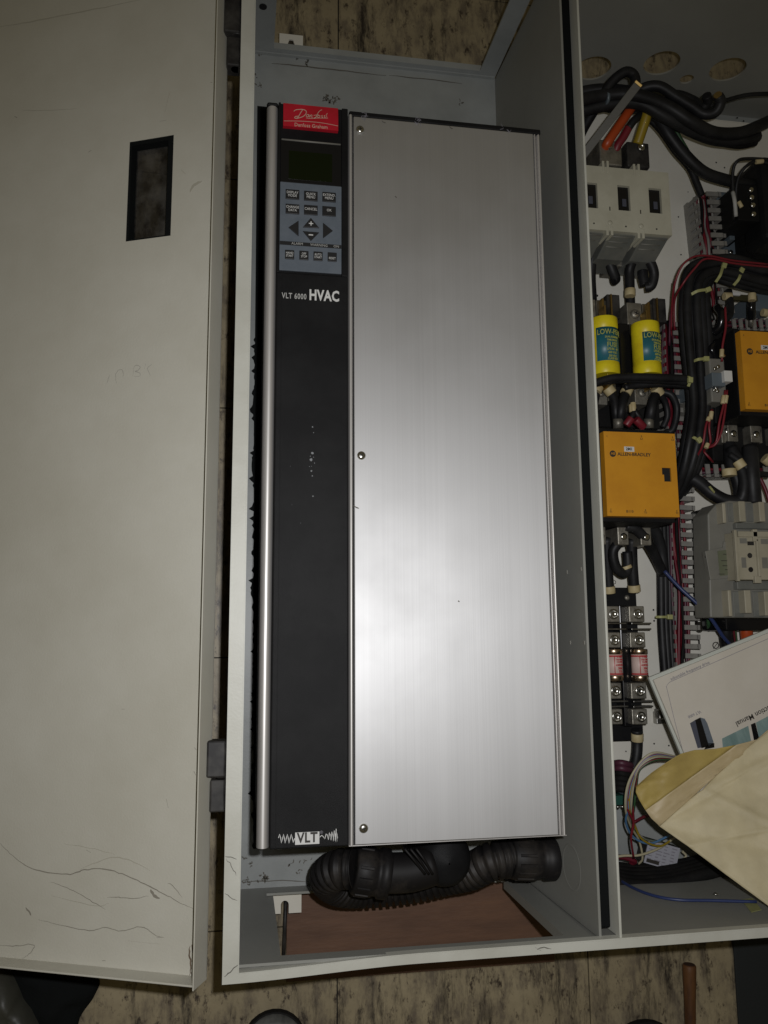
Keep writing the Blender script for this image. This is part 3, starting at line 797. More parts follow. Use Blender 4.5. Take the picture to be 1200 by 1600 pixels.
text('lettering', '\u00ae', 0.0045, VQ(705, 262), M['greyprint'], front)
mb = MB()
for u, v, r in ((368, 172, 1.3), (378, 228, .8), (366, 430, 2.2), (346, 460, .8), (378, 470, .8), (354, 495, 2.6), (388, 528, .8), (337, 562, .6), (357, 560, .6), (357, 606, 1.5), (366, 654, 1.1), (373, 855, 1.3), (150, 560, .4), (165, 940, .4), (250, 1120, .5)):
    c = P(430 + u / 6.316, 640 + v / 6.316, ZF)
    n = 9; mb.prism([(c.x + r * .0007 * random.uniform(.7, 1.2) * math.cos(6.283*k/n), c.y + r * .0007 * random.uniform(.7, 1.2) * math.sin(6.283*k/n)) for k in range(n)], ZF + .00005, ZF + .0003)
obj('paint_specks', mb, M['dust'], front, kind='stuff')
# left rail (half-round), cover rails and cover sheet
def rail(name, xa_, xb_, y0_, y1_, z0_, z1_, n=10, parent=drv):
    cx = (xa_ + xb_) / 2; r = (xb_ - xa_) / 2; vs = []; fs = []
    prof = [(xa_, z0_)] + [(cx - r * math.cos(math.pi * k / n), z1_ - (z1_ - z0_) * 0.5 + (z1_ - z0_) * 0.5 * math.sin(math.pi * k / n)) for k in range(n + 1)] + [(xb_, z0_)]
    for y in (y0_, y1_): vs += [(x, y, z) for x, z in prof]
    m = len(prof)
    for k in range(m - 1): fs.append((k, m + k, m + k + 1, k + 1))
    mb = MB().add(vs, fs, True)
    mb.add(vs[:m], [list(range(m))[::1]]); mb.add(vs[m:], [list(range(m))[::-1]])
    return obj(name, mb, M['alurail'], parent)
rail('edge_rail', x0, xa - 0.0006, yb + .0015, yt - 0.006, ZF - 0.016, ZF + 0.0008)
obj('rail_cap', MB().box((x0 - 0.0005, yt - 0.006, ZF - 0.020), (xa, yt - 0.0004, ZF + 0.0003)), M['black'], drv, bevel=0.003)
cyb = yb; cyt = P(700, 196, ZF).y
sx0, sx1 = P(554, 760, ZF).x, P(856, 760, ZF).x
sx1 = x1 - 0.0105
obj('cover_sheet', MB().box((sx0, cyb + 0.0005, ZF - 0.004), (sx1, cyt, ZF - 0.0002)), M['alu'], drv, bevel=0.0008)
obj('groove', MB().box((sx0 - 0.002, cyb + 0.001, ZF - 0.012), (sx0, cyt, ZF - 0.003)).box((sx1, cyb + 0.001, ZF - 0.012), (sx1 + 0.003, cyt, ZF - 0.003)), M['dark'], drv)
rail('cover_rail', XB, sx0 - 0.0012, cyb, cyt + 0.002, ZF - 0.012, ZF + 0.0004)
rail('cover_rail', sx1 + 0.0010, sx1 + 0.0042, cyb + 0.0005, cyt, ZF - 0.012, ZF - 0.0005)
rail('cover_rail', sx1 + 0.0048, x1, cyb, cyt, ZF - 0.022, ZF - 0.0002)
obj('cover_wall', MB().box((XB, cyb - 0.001, ZF - 0.020), (x1, cyb - 0.0001, ZF - 0.0016)), M['alurail'], drv)
obj('top_cap', MB().box((XB + 0.001, cyt + 0.0005, ZF - 0.02), (x1 + 0.0008, P(700, 187, ZF).y, ZF - 0.0008)), M['black'], drv, bevel=0.002)
# cobweb dust tufts on the top cap
mb = MB()
for px in (573, 654, 655, 788):
    for k in range(4):
        p = P(px + random.uniform(-6, 6), 181 + (px - 548) * 0.085 + random.uniform(-4, 5), ZF)
        mb.tube([p, p + Vector((random.uniform(-.004, .004), random.uniform(-.004, .004), .001)), p + Vector((random.uniform(-.006, .006), random.uniform(-.006, .006), .0))], 0.0003, 4)
obj('dust', mb, M['greyprint'], drv, kind='stuff')
def pan_screw(c, r, parent, name='screw', m='screw'):
    s = obj(name, MB().lathe([(r, 0), (r, r*.25), (r*.85, r*.5), (r*.5, r*.66), (0.0001, r*.7)], c, (0, 0, 1), 20), M[m], parent)
    mb = MB(); h = c[2] + r * .66
    q = Matrix.Translation((c[0], c[1], 0)) @ Matrix.Rotation(random.uniform(0, 1.5), 4, 'Z')
    mb.box((-r*.5, -r*.09, h), (r*.5, r*.09, h + r*.07), q).box((-r*.09, -r*.5, h), (r*.09, r*.5, h + r*.08), q)
    return s, mb
for px, py in ((562.5, 203), (564.5, 712), (568, 1294)):
    c = P(px, py, ZF); s, mb = pan_screw((c.x, c.y, ZF - 0.0002), 0.0052, drv)
    obj('slot', mb, M['dark'], s)
mb = MB()
for px, py, l in ((557, 793, .004), (619, 308, .0015), (600, 191, .003), (717, 940, .001), (705, 200, .003)):
    c = P(px, py, ZF); mb.ribbon([c + Vector((-l, l*.6, 0)), c, c + Vector((l*.7, -l*.3, 0))], .0016)
obj('grit', mb, M['scratch'], drv, kind='stuff')

# ------------------------------------------------------------------ hose under the drive
hose = thing('flexible_conduit', 'black corrugated conduit with couplings curled under the lower end of the drive', 'conduit', tuple(P(660, 1360, 0.18)))
pts = [P(800, 1340, .185), P(765, 1347, .185), P(735, 1362, .165), P(700, 1370, .145), P(650, 1382, .13), P(600, 1389, .12), P(560, 1391, .12), P(530, 1388, .135), P(513, 1377, .155), P(514, 1366, .185), P(531, 1358, .205), P(556, 1357, .215)]
fine = catmull(pts, 34)
L = [0]
for i in range(1, len(fine)): L.append(L[-1] + (fine[i] - fine[i-1]).length)
N = int(L[-1] / 0.0011); pf = []; j = 0
for k in range(N + 1):
    s = L[-1] * k / N
    while j < len(L) - 2 and L[j+1] < s: j += 1
    q = (s - L[j]) / max(1e-9, L[j+1] - L[j]); pf.append(fine[j].lerp(fine[j+1], q))
pitch = 0.0088
obj('corrugated_hose', MB().tube(pf, .02, 22, smooth=False, rf=lambda l, q: 0.0215 + 0.0026 * (1 if (l % pitch) < pitch * .55 else -1) - 0.002 * math.sin(math.pi * q)), M['hose'], hose)
def coupling(a, b, r):
    a, b = Vector(a), Vector(b); d = (b - a); l = d.length
    o = obj('coupling', MB().lathe([(r*.9, 0), (r, .002), (r, l*.55), (r*.93, l*.6), (r*.93, l*.72), (r*1.02, l*.75), (r*1.02, l*.97), (r*.96, l)], a, d, 28), M['hose'], hose)
    mb = MB(); A = d.normalized(); U = A.orthogonal().normalized(); V = A.cross(U)
    for k in range(14):
        t = 2 * math.pi * k / 14; rad = U * math.cos(t) + V * math.sin(t); tan = A.cross(rad)
        cc = a + A * l * .1 + rad * (r - .0002)
        mb.add([cc - tan*.0018, cc + tan*.0018, cc + tan*.0018 + A*l*.36, cc - tan*.0018 + A*l*.36] + [cc - tan*.0012 + rad*.0014, cc + tan*.0012 + rad*.0014, cc + tan*.0012 + rad*.0014 + A*l*.36, cc - tan*.0012 + rad*.0014 + A*l*.36],
               [(4,5,6,7), (0,1,5,4), (1,2,6,5), (2,3,7,6), (3,0,4,7)])
    obj('grip_rib', mb, M['hose'], o)
coupling(P(797, 1340, .185), P(867, 1342, .185), 0.0262)
coupling(P(552, 1358, .213), P(606, 1366, .213), 0.0290)
obj('sleeve', MB().tube([P(600, 1364, .213), P(640, 1362, .212), P(675, 1352, .21)], .0235, 22), M['hose'], hose)
obj('cable_gland', MB().lathe([(.001, .030), (.022, .026), (.030, .018), (.034, .004), (.034, -.10)], P(693, 1340, .20), (0, 0.0, 1), 30, cap=False), M['black'], hose)
mb = MB()
for k in range(3): mb.tube([P(632 + 9*k, 1326, .245), P(648 + 8*k, 1345, .247), P(664 + 6*k, 1366, .236)], .0016, 8)
obj('seal_rib', mb, M['hose'], hose, kind='stuff')

# plywood under the cabinet
ply = obj('plywood_board', MB().box((P(448, 1450, .008).x, P(450, 1533, .004).y, 0.0005), (0.47, -0.10, 0.0075)), M['wood'], None, bevel=0.0006)
tag(ply, 'reddish brown plywood board lying on the floor under the lower end of the cabinet', 'board')
rd = obj('thin_dark_strip', MB().tube([P(447, 1398, .014), P(443, 1500, .014)], .0028, 12, smooth=False), M['hinge'], None)  # dark strip along the board's left edge, drawn as a thin tube
tag(rd, 'thin dark strip lying beside the left edge of the plywood board', 'rod')
# ------------------------------------------------------------------ right bay
ZP = 0.050                                   # face of the white mounting panel
pA = P(930, 168, ZP); pB = P(1000, 1246, ZP)
mp_ = obj('mounting_panel', MB().box((0.442, pB.y, ZP - 0.0025), (XR - 0.004, pA.y, ZP)), M['panel'], cab, bevel=0.0008)
obj('panel_edge', MB().box((0.442, pA.y, 0.03), (XR - 0.004, pA.y + 0.0016, ZP - 0.0002)), M['panel'], cab)
mb = MB()
for px, py, r in ((1060, 339, 1.2), (1064, 398, 1.2), (1152, 184, 1.3), (1162, 189, 1.3), (1119, 254, 1.3), (1132, 262, 1.3), (933, 462, 1.8), (1068, 458, 1.2), (1021, 953, 1.4), (1022, 970, 1.4), (978, 1174, 1.0), (1022, 1162, 1.2), (1045, 1165, 1.2), (1075, 300, .8)):
    c = P(px, py, ZP); mb.cyl((c.x, c.y, ZP - .0001), (0, 0, 1), r * .0011, .0004, 10)
obj('drill_mark', mb, M['dark'], cab, kind='stuff')
def ptext(name, txt, px, py, z, size, mt, parent, ang=0, **k):
    c = P(px, py, z)
    return text(name, txt, size, c, M[mt], parent, rot=Matrix.Rotation(math.radians(ang), 3, 'Z'), **k)
ptext('lettering', 'LISTED', 950, 910, ZP + .0003, .010, 'print', cab, sx=.9)
ptext('lettering', '1', 1092, 1001, ZP + .0003, .019, 'print', cab, bold=.0005)
ptext('lettering', '\u00d8L', 1122, 1009, ZP + .0003, .016, 'print', cab)

def pbox(mb, px0, py0, px1, py1, z0, z1):
    """box whose top face spans the given pixels at height z1 (axis aligned)"""
    ym, xm = (py0 + py1) / 2, (px0 + px1) / 2
    xa_, xb_ = P(px0, ym, z1).x, P(px1, ym, z1).x
    ya_, yb_ = P(xm, py1, z1).y, P(xm, py0, z1).y
    return mb.box((xa_, ya_, z0), (xb_, yb_, z1))
def PB(*a): return pbox(MB(), *a)
def cb(parent, name, pts, r, mt, **k):
    return obj(name, MB().tube([P(*p) for p in pts], r, k.pop('n', 12), k.pop('step', 6)), M[mt], parent, **k)
def marker(parent, a, b, r, mt='marker'):
    return obj('wire_marker', MB().cyl(P(*a), P(*b) - P(*a), r, (P(*b) - P(*a)).length, 14), M[mt], parent, bevel=0.0006)
def screw_at(px, py, z, r, parent, m='screw'):
    c = P(px, py, z); s, mb = pan_screw((c.x, c.y, z), r, parent, m=m); obj('slot', mb, M['dark'], s); return s
def tie(parent, pts, head=None, wd=0.0042):
    q = [P(*p) for p in pts]
    t = obj('cable_tie', MB().ribbon(q, wd, th=0.0012, taper=False), M['tie'], parent)
    if head is not None:
        c = P(*head); d = (q[1] - q[0]).normalized(); an = math.atan2(d.y, d.x)
        m = Matrix.Translation(c) @ Matrix.Rotation(an, 4, 'Z')
        obj('tie_head', MB().box((-.0042, -.0036, -.002), (.0042, .0036, .0034), m), M['tie'], t, bevel=0.0008)
    return t

# ---- main switch
sw = thing('main_switch', 'large beige three-pole switch with three dark windows at the upper left of the right bay', 'switch', tuple(P(960, 330, ZP)))
zs = 0.200
mb = MB()
wins = [(911, 288, 934, 326), (965.5, 291, 984.5, 328.5), (1014, 295, 1033.5, 332.5)]
xs = [P(880, 300, zs).x]
for w_ in wins: xs += [P(w_[0], 310, zs).x, P(w_[2], 310, zs).x]
xs.append(P(1047, 315, zs).x)
yt_, yb_ = P(960, 262, zs).y, P(960, 361, zs).y
ytw, ybw = P(975, 290, zs).y, P(975, 329, zs).y
obj('housing', MB().box((xs[0], yb_, ZP + .004), (xs[-1], yt_, zs - 0.02)), M['beige'], sw, bevel=.002)
for i in range(0, 8, 2): mb.box((xs[i], ybw, zs - .02), (xs[i+1], ytw, zs))
mb.box((xs[0], yb_, zs - .02), (xs[-1], ybw, zs)).box((xs[0], ytw, zs - .02), (xs[-1], yt_, zs))
obj('front_plate', mb, M['beige'], sw)
for i in (1, 3, 5):
    obj('window', MB().box((xs[i] + .0001, ybw + .0001, zs - .0198), (xs[i+1] - .0001, ytw - .0001, zs - .005)), M['gloss'], sw)
    cx = (xs[i] + xs[i+1]) / 2; cy = (ytw + ybw) / 2
    obj('contact_blade', MB().box((cx - .001, cy - .011, zs - .0049), (cx + .0055, cy + .001, zs - .0035)), M['slate'], sw, bevel=.0008)
mb = MB()
for px, py in ((953, 326), (1001, 331)): pbox(mb, px - .8, py - 3, px + .8, py + 3, zs, zs + .0002)
obj('pole_mark', mb, M['print'], sw, kind='stuff')
for px, py in ((953, 348.5), (1001.5, 353.5)):
    c = P(px, py, zs); s = obj('rivet', MB().lathe([(.0034, 0), (.0034, .0012), (.0018, .0018)], c, (0, 0, 1), 14), M['beige'], sw)
for px, py in ((928, 349), (978, 354), (1026, 358)):
    c = P(px, py, zs); obj('screw_hole', MB().cyl(c, (0, 0, 1), .0013, .0003, 10), M['dark'], sw)
for px, py in ((947, 263), (995.5, 268)):
    for dx in (-4, 3): obj('retaining_clip', PB(px + dx - 1.8, py - 12, px + dx + 1.8, py + 6, zs - .03, zs + .001), M['beige'], sw, bevel=.0006)
for px, py in ((953, 361), (1002, 366)):
    for dx in (-3.5, 3.5): obj('retaining_clip', PB(px + dx - 2, py - 8, px + dx + 2, py + 6, zs - .03, zs + .001), M['beige'], sw, bevel=.0006)
# smoky terminal shrouds along its lower end: three sloping troughs
yl = P(960, 361, zs).y
for (a_, b_) in ((895, 946), (954, 996), (1006, 1047)):
    xa_, xb_ = P(a_, 362, zs).x, P(b_, 362, zs).x
    y0_, y1_ = yl - .002, yl - .030
    vs = [(xa_, y0_, zs - .004), (xb_, y0_, zs - .004), (xb_, y1_ + .01, zs - .05), (xa_, y1_ + .01, zs - .05),
          (xa_, y0_, ZP + .05), (xb_, y0_, ZP + .05), (xb_, y1_ + .01, ZP + .05), (xa_, y1_ + .01, ZP + .05)]
    sh = obj('terminal_shroud', MB().add(vs, [(3,2,1,0), (4,5,6,7), (0,1,5,4), (1,2,6,5), (2,3,7,6), (3,0,4,7)]), M['shroud'], sw, bevel=.0015)
    for k in range(3):
        q = .12 + .2 * k
        yy = y0_ + (y1_ + .01 - y0_) * q; zz = zs - .004 - .046 * q
        obj('shroud_rib', MB().tube([(xa_ + .004, yy, zz + .001), (xb_ - .004 - .004 * k, yy, zz + .001)], .0008, 6, smooth=False), M['greydark'], sh)
for px in (918, 968, 1006): obj('lug', PB(px - 13, 386, px + 13, 416, ZP + .03, ZP + .075), M['zinc'], sw, bevel=.0015)
for px, py in ((952, 236), (995, 239)):
    l = obj('lug', PB(px - 15, py - 17, px + 20, py + 22, ZP + .03, 0.155), M['zinc'] if px < 960 else M['hinge'], sw, bevel=.0025)
    c = P(px + (-1 if px < 960 else 6), py - 8, .156); obj('lug_screw', MB().lathe([(.0062, 0), (.0062, .003), (.004, .0042), (.0036, .001)], c, (0, 0, 1), 16), M['screw'], l)
obj('lug', PB(896, 224, 918, 262, ZP + .03, .15), M['hinge'], sw, bevel=.0025)

# ---- upper fuse block and its fuses
fb = thing('fuse_block', 'black fuse block holding two yellow fuses below the beige switch', 'fuse block', tuple(P(980, 560, ZP)))
obj('base', PB(908, 496, 1052, 600, ZP, ZP + .022), M['gloss'], fb, bevel=.002)
obj('base', PB(915, 598, 1046, 668, ZP, ZP + .018), M['blackflat'], fb, bevel=.002)
obj('barrier', PB(969, 505, 986, 592, ZP + .022, .115), M['gloss'], fb, bevel=.002)
for dx, dy in ((0, 0), (-72, -6)):
    obj('terminal', PB(980 + dx, 473 + dy, 1003 + dx, 507 + dy, ZP + .022, .116), M['zinc'], fb, bevel=.0012)
    screw_at(992 + dx, 491 + dy, .116, .0075, fb, 'zinc')
    obj('clip', PB(1004 + dx, 475 + dy, 1024 + dx, 508 + dy, ZP + .02, .118), M['steel'], fb, bevel=.001)
    obj('clip_blade', PB(1013 + dx, 472 + dy, 1016.5 + dx, 509 + dy, .118, .128), M['copper'], fb, bevel=.0004)
    obj('clip', PB(1021 + dx, 466 + dy, 1041 + dx, 503 + dy, ZP + .02, .122), M['hinge'], fb, bevel=.0012)
    obj('clip_blade', PB(1027 + dx, 465 + dy, 1029 + dx, 503 + dy, .122, .127), M['copper'], fb, bevel=.0004)
for px in (1004, 940):
    obj('terminal', PB(px - 12, 603, px + 9, 632, ZP + .02, .115), M['zinc'], fb, bevel=.0012)
    screw_at(px - 1, 614, .115, .0065, fb, 'zinc')
    obj('clip', PB(px + 11, 598, px + 23, 626, ZP + .02, .12), M['steel'], fb, bevel=.001)
    obj('clip_blade', PB(px + 16, 588, px + 18.5, 622, .105, .125), M['copper'], fb, bevel=.0004)

def fuse(px, py0, py1, zc, r, label, cat, body, cap, group):
    a_, b_ = P(px, py1, zc), P(px, py0, zc)
    b_.x = a_.x
    Lf = b_.y - a_.y
    t = thing('cartridge_fuse', label, cat, tuple(a_), group=group)
    return t, a_, Lf
def cyl_patch(a_, r, y0, y1, t0_, t1_, dr=.0003, n=18):
    vs = []; fs = []
    for i in range(n + 1):
        t = math.radians(t0_ + (t1_ - t0_) * i / n)
        for y in (y0, y1):
            for rr in (r - .0005, r + dr): vs.append((a_.x + rr * math.sin(t), a_.y + y, a_.z + rr * math.cos(t)))
    for i in range(n):
        A, B = i*4, (i+1)*4
        fs += [(A+1, A+3, B+3, B+1), (A, A+1, B+1, B), (A+2, B+2, B+3, A+3)]
    return MB().add(vs, fs, True)
def on_cyl(a_, r, y, t0_, flip=False):
    def fn(v):
        t = math.radians(t0_) + v.x / r
        rr = r + .0006 + v.z
        return (a_.x + rr * math.sin(t), a_.y + y + v.y, a_.z + rr * math.cos(t))
    return fn
for i, (px, lab, ang) in enumerate(((946.5, 'yellow and teal cartridge fuse nearest the cabinet divider', 5), (1012, 'yellow and teal cartridge fuse beside the black cable trunk', 22))):
    r = .0212; t, a_, Lf = fuse(px, 500 + 7.5*i, 588, .134, r, lab, 'fuse', None, None, 'large yellow fuses in the upper fuse block')
    obj('body', MB().lathe([(r*.97, 0), (r, .0010), (r, .016), (r*.985, .0165), (r*.985, Lf - .0165), (r, Lf - .016), (r, Lf - .0010), (r*.97, Lf)], a_, (0, 1, 0), 36), M['fuseyellow'], t)
    obj('label', cyl_patch(a_, r*.985, .0185, Lf - .0185, -62 + ang, 120), M['teal'], t)
    for txt, yy, sz, mt in (('LOW-PEAK', Lf*.70, .0115, 'labeltext'), ('DUAL-ELEMENT', Lf*.61, .0040, 'labeltext'), ('TIME-DELAY', Lf*.555, .0040, 'labeltext'), ('FUSE', Lf*.475, .0105, 'labeltext'), ('LPS-RK  60', Lf*.40, .0050, 'labeltext'), ('600 VAC', Lf*.34, .0050, 'labeltext'), ('300 VDC', Lf*.28, .0045, 'labeltext'), ('CLASS RK1', Lf*.235, .0045, 'labeltext')):
        text('lettering', txt, sz, None, M[mt], t, fn=on_cyl(a_, r, yy, 4 + ang), bold=.00012, sx=.78)
    obj('blade', MB().box((a_.x - .0014, a_.y - .022, a_.z - .011), (a_.x + .0014, a_.y + .002, a_.z + .009)), M['copper'], t, bevel=.0004)
    obj('blade', MB().box((a_.x - .0014, a_.y + Lf - .002, a_.z - .011), (a_.x + .0014, a_.y + Lf + .02, a_.z + .009)), M['copper'], t, bevel=.0004)

# ---- contactors with yellow covers
def contactor(px0, py0, px1, py1, label, extra=True):
    zc = .215; xm, ym = (px0 + px1) / 2, (py0 + py1) / 2
    t = thing('contactor', label, 'contactor', tuple(P(xm, ym, ZP)), group='contactors with yellow covers')
    x0_, x1_ = P(px0, ym, zc).x, P(px1, ym, zc).x; y0_, y1_ = P(xm, py1, zc).y, P(xm, py0, zc).y
    W, Hh = x1_ - x0_, y1_ - y0_
    hx, hy = x0_ + W * .79, y0_ + Hh * .42
    hw, hh = W * .125, Hh * .165
    mb = MB()
    mb.box((x0_, y0_, zc - .013), (hx, y1_, zc)); mb.box((hx + hw, y0_, zc - .013), (x1_, y1_, zc))
    mb.box((hx, y0_, zc - .013), (hx + hw, hy, zc)); mb.box((hx, hy + hh, zc - .013), (hx + hw, y1_, zc)); mb.box((hx, hy, zc - .013), (hx + hw * .2, hy + hh * .5, zc))
    cv = obj('cover', mb, M['yellow'], t)
    obj('window', MB().box((hx + .0001, hy + .0001, zc - .0125), (hx + hw - .0001, hy + hh - .0001, zc - .0025)), M['dark'], t)
    obj('base', MB().box((x0_ + .012, y0_ - .004, ZP + .002), (x1_ - .006, y1_ + .006, .1395)), M['blackflat'], t, bevel=.002)
    obj('housing', MB().box((x0_ - .001, y0_ - .006, .14), (x1_ + .001, y1_ + .008, zc - .0135)), M['black'], t, bevel=.002)
    def T(name, txt, u, v, size, mt='print', **k):
        text(name, txt, size, (x0_ + W * u, y0_ + Hh * v, zc + .0003), M[mt], cv, **k)
    c = (x0_ + W * .115, y0_ + Hh * .735, zc)
    obj('logo', MB().cyl((c[0], c[1], zc), (0, 0, 1), W * .043, .0003, 24), M['print'], cv)
    text('logo_text', 'AB', W * .05, (c[0], c[1], zc + .0006), M['yellow'], cv)
    T('lettering', 'ALLEN-BRADLEY', .41, .732, .0066, bold=.0001, sx=1.0)
    obj('sticker', MB().box((x0_ + W * .275, y0_ + Hh * .765, zc + .0001), (x0_ + W * .415, y0_ + Hh * .825, zc + .0004)), M['white'], cv)
    T('sticker_text', '2M1', .345, .795, .0056, bold=.0002); t.children[-1:] 
    T('lettering', 'B110', .31, .055, .0052)
    for u, tx in ((.045, '1'), (.525, '3\nL2'), (.965, '5\nL3')): T('lettering', tx, u, .94, .0038)
    for u, tx in ((.05, '2\nT1'), (.525, '4\nT2'), (.965, '6\nT3')): T('lettering', tx, u, .06, .0036)
    # terminals above and below
    for u in (.17, .5, .83):
        for v0, sg in ((y1_ + .006, 1), (y0_ - .006, -1)):
            cx = x0_ + W * u
            ya_, yb_ = sorted((v0, v0 + sg * (.016 if sg > 0 else .026)))
            te = obj('terminal', MB().box((cx - .0085, ya_, ZP + .05), (cx + .0085, yb_, .150)), M['zinc'], t, bevel=.0014)
            obj('terminal_screw', MB().lathe([(.0052, 0), (.0052, .0022), (.0028, .0034)], (cx, (ya_ + yb_) / 2 + sg * .001, .150), (0, 0, 1), 16), M['screw'], te)
    return t
ca = contactor(946, 676, 1058, 807, 'yellow-covered contactor directly under the two yellow fuses')
cbn = contactor(1161, 520, 1272, 641, 'yellow-covered contactor cut off by the right edge of the picture')
obj('housing', PB(1113, 512, 1160, 662, ZP, .15), M['black'], cbn, bevel=.002)
obj('housing', PB(1112, 640, 1262, 722, ZP, .13), M['blackflat'], cbn, bevel=.002)
for px in (1137, 1182): 
    te = obj('terminal', PB(px - 10, 660, px + 9, 692, .13, .145), M['zinc'], cbn, bevel=.0014)
    c = P(px, 674, .145); obj('terminal_screw', MB().lathe([(.006, 0), (.006, .0022), (.003, .0036)], c, (0, 0, 1), 16), M['screw'], te)
# mechanical interlock / relay between the trunk and the second contactor
rl = thing('control_relay', 'small grey auxiliary block with a white tag left of the second contactor', 'relay', tuple(P(1120, 590, ZP)))
obj('body', PB(1113, 582, 1133, 603, ZP + .03, .198), M['bracket'], rl, bevel=.001)
obj('tag', PB(1132, 579, 1144.5, 596, .18, .205), M['white'], rl, bevel=.0005)
obj('body', PB(1110, 560, 1134, 628, ZP, .185), M['greydark'], rl, bevel=.002)
for px, py in ((1117, 576), (1122, 573), (1116, 609), (1121, 611), (1119, 606), (1131, 556)): 
    c = P(px, py, .190); obj('terminal_screw', MB().lathe([(.0028, 0), (.0028, .001), (.0014, .0018)], c, (0, 0, 1), 10), M['screw'], rl)
obj('cap', PB(1116, 520, 1133, 540, ZP, .13), M['steel'], rl, bevel=.003)

# ---- slotted wire ducts
def duct(label, a_, b_, wd, n, mt_fill, side, zt=.105, fl_=.62, wires=()):
    """a_, b_: pixel ends of the duct's centre line at height zt"""
    A, B = P(*a_, zt), P(*b_, zt); d = (B - A); Ld = d.length; d.normalize(); nrm = Vector((-d.y, d.x, 0)) * side
    t = thing('wire_duct', label, 'wire duct', (A.x, A.y, ZP))
    m = Matrix((( d.x, nrm.x, 0, A.x), (d.y, nrm.y, 0, A.y), (0, 0, 1, 0), (0, 0, 0, 1)))
    obj('trough', MB().box((0, -wd/2, ZP), (Ld, wd/2, ZP + .012), m), M['duct'], t)
    pitch_ = Ld / n
    fm = MB().box((pitch_*.24, wd/2 - .0015, ZP + .010), (pitch_*.76, wd/2, zt), Matrix.Identity(4)).box((pitch_*.24, -wd*.20, zt - .0022), (pitch_*.76, wd/2 + .004, zt)).mesh('finger')
    fm2 = MB().box((pitch_*.24, -wd/2, ZP + .010), (pitch_*.76, -wd/2 + .0015, zt - .012)).mesh('finger')
    for me in (fm, fm2): me.materials.append(M['duct'])
    Pm = wmat(t).inverted() @ m
    for k in range(n):
        for me in (fm, fm2):
            o = bpy.data.objects.new('finger', me); COL.objects.link(o); o.parent = t
            o.matrix_basis = Pm @ Matrix.Translation((k * pitch_, 0, 0)) @ Matrix.Rotation(random.uniform(-.02, .02), 4, 'Z')
    rr = random.Random(n)
    for k in range(9):
        y = -wd * .42 + wd * .84 * k / 8; pts = []
        for q in range(9):
            pts.append(m @ Vector((Ld * q / 8, y + rr.uniform(-.002, .002), ZP + .018 + rr.uniform(0, .012) + (zt - ZP - .045) * (.6 if k % 2 else 1))))
        obj('wire', MB().tube(pts, .0020 + .0008 * rr.random(), 6, 4), M[mt_fill[k % len(mt_fill)]], t)
    return t
duct('long grey slotted wire duct full of red wires running down beside the first contactor', (1057, 500), (1079, 1062), .030, 40, ['purple', 'redwire', 'darkred', 'redwire', 'blackflat', 'redwire'], 1)
duct('short grey slotted duct above the black cable trunk bend', (1109, 296), (1131, 492), .032, 15, ['duct', 'darkred', 'blackflat', 'redwire'], 1)
duct('horizontal slotted duct below the second contactor', (1086, 729), (1215, 727), .026, 10, ['redwire', 'darkred', 'purple', 'blackflat'], -1)
duct('horizontal slotted duct just above the second contactor', (1142, 503), (1215, 503), .022, 7, ['purple', 'darkred', 'blackflat'], -1)

# ---- black control transformer at upper right
tr = thing('control_transformer', 'black transformer with a row of four screw heads at the upper right', 'transformer', tuple(P(1180, 330, ZP)))
obj('core', PB(1178, 262, 1290, 392, ZP + .004, .120), M['blackflat'], tr, bevel=.006)
obj('coil', PB(1192, 246, 1290, 376, .10, .160), M['black'], tr, bevel=.010)
obj('terminal_strip', PB(1152, 288, 1186, 345, ZP + .01, .150), M['black'], tr, bevel=.002)
for k, (px, py) in enumerate(((1173, 297), (1174, 309), (1176, 321), (1177, 335))):
    s = obj('terminal_screw', MB().lathe([(.0048, 0), (.0048, .0015), (.0028, .0032)], P(px, py, .151), (0, 0, 1), 16), M['screw'], tr)
obj('bracket', PB(1122, 300, 1152, 378, ZP, ZP + .006), M['bracket'], tr, bevel=.002)
obj('bracket', PB(1122, 374, 1290, 402, ZP, ZP + .012), M['bracket'], tr, bevel=.002)
obj('bracket', PB(1138, 300, 1146, 374, ZP, .10), M['bracket'], tr, bevel=.001)
for px, py in ((1127, 318), (1135, 393), (1142, 394)): s = obj('mounting_screw', MB().lathe([(.0038, 0), (.0038, .0015), (.002, .0026)], P(px, py, ZP + .012), (0, 0, 1), 14), M['screw'], tr)

# ---- big grey contactor
gc = thing('grey_contactor', 'large grey block contactor with tan terminal face above the open manual', 'contactor', tuple(P(1150, 870, ZP)))
def quadprism(mb, pts, z0, z1):
    q = [P(x, y, z1) for x, y in pts]; ar = sum(q[i].x * q[(i+1) % len(q)].y - q[(i+1) % len(q)].x * q[i].y for i in range(len(q)))
    if ar < 0: q = q[::-1]
    return mb.prism([(p.x, p.y) for p in q], z0, z1)
obj('base', PB(1128, 790, 1300, 985, ZP, .129), M['gloss'], gc, bevel=.002)
obj('housing', quadprism(MB(), [(1106, 803), (1120, 787), (1140, 782), (1300, 790), (1300, 966), (1110, 965)], .130, .172), M['greydark'], gc, bevel=.002)
obj('label_plate', quadprism(MB(), [(1102, 861), (1130, 855), (1131, 846), (1150, 843), (1155, 902), (1110, 906)], .165, .1745), M['greydark'], gc, bevel=.0006)
obj('rating_label', quadprism(MB(), [(1121, 861), (1148, 857), (1151, 897), (1125, 900)], .1745, .1749), mat('greenish label', (.125, .135, .085), .5), gc)
mb = MB()
for k, (px, py, l) in enumerate(((1136, 866, 6), (1140, 871, 3), (1134, 876, 7), (1145, 868, 3), (1136, 884, 7), (1138, 890, 5), (1128, 897, 5))): pbox(mb, px - l, py - .5, px + l * .8, py + .5, .1749, .1751)
obj('label_print', mb, M['print'], gc, kind='stuff')
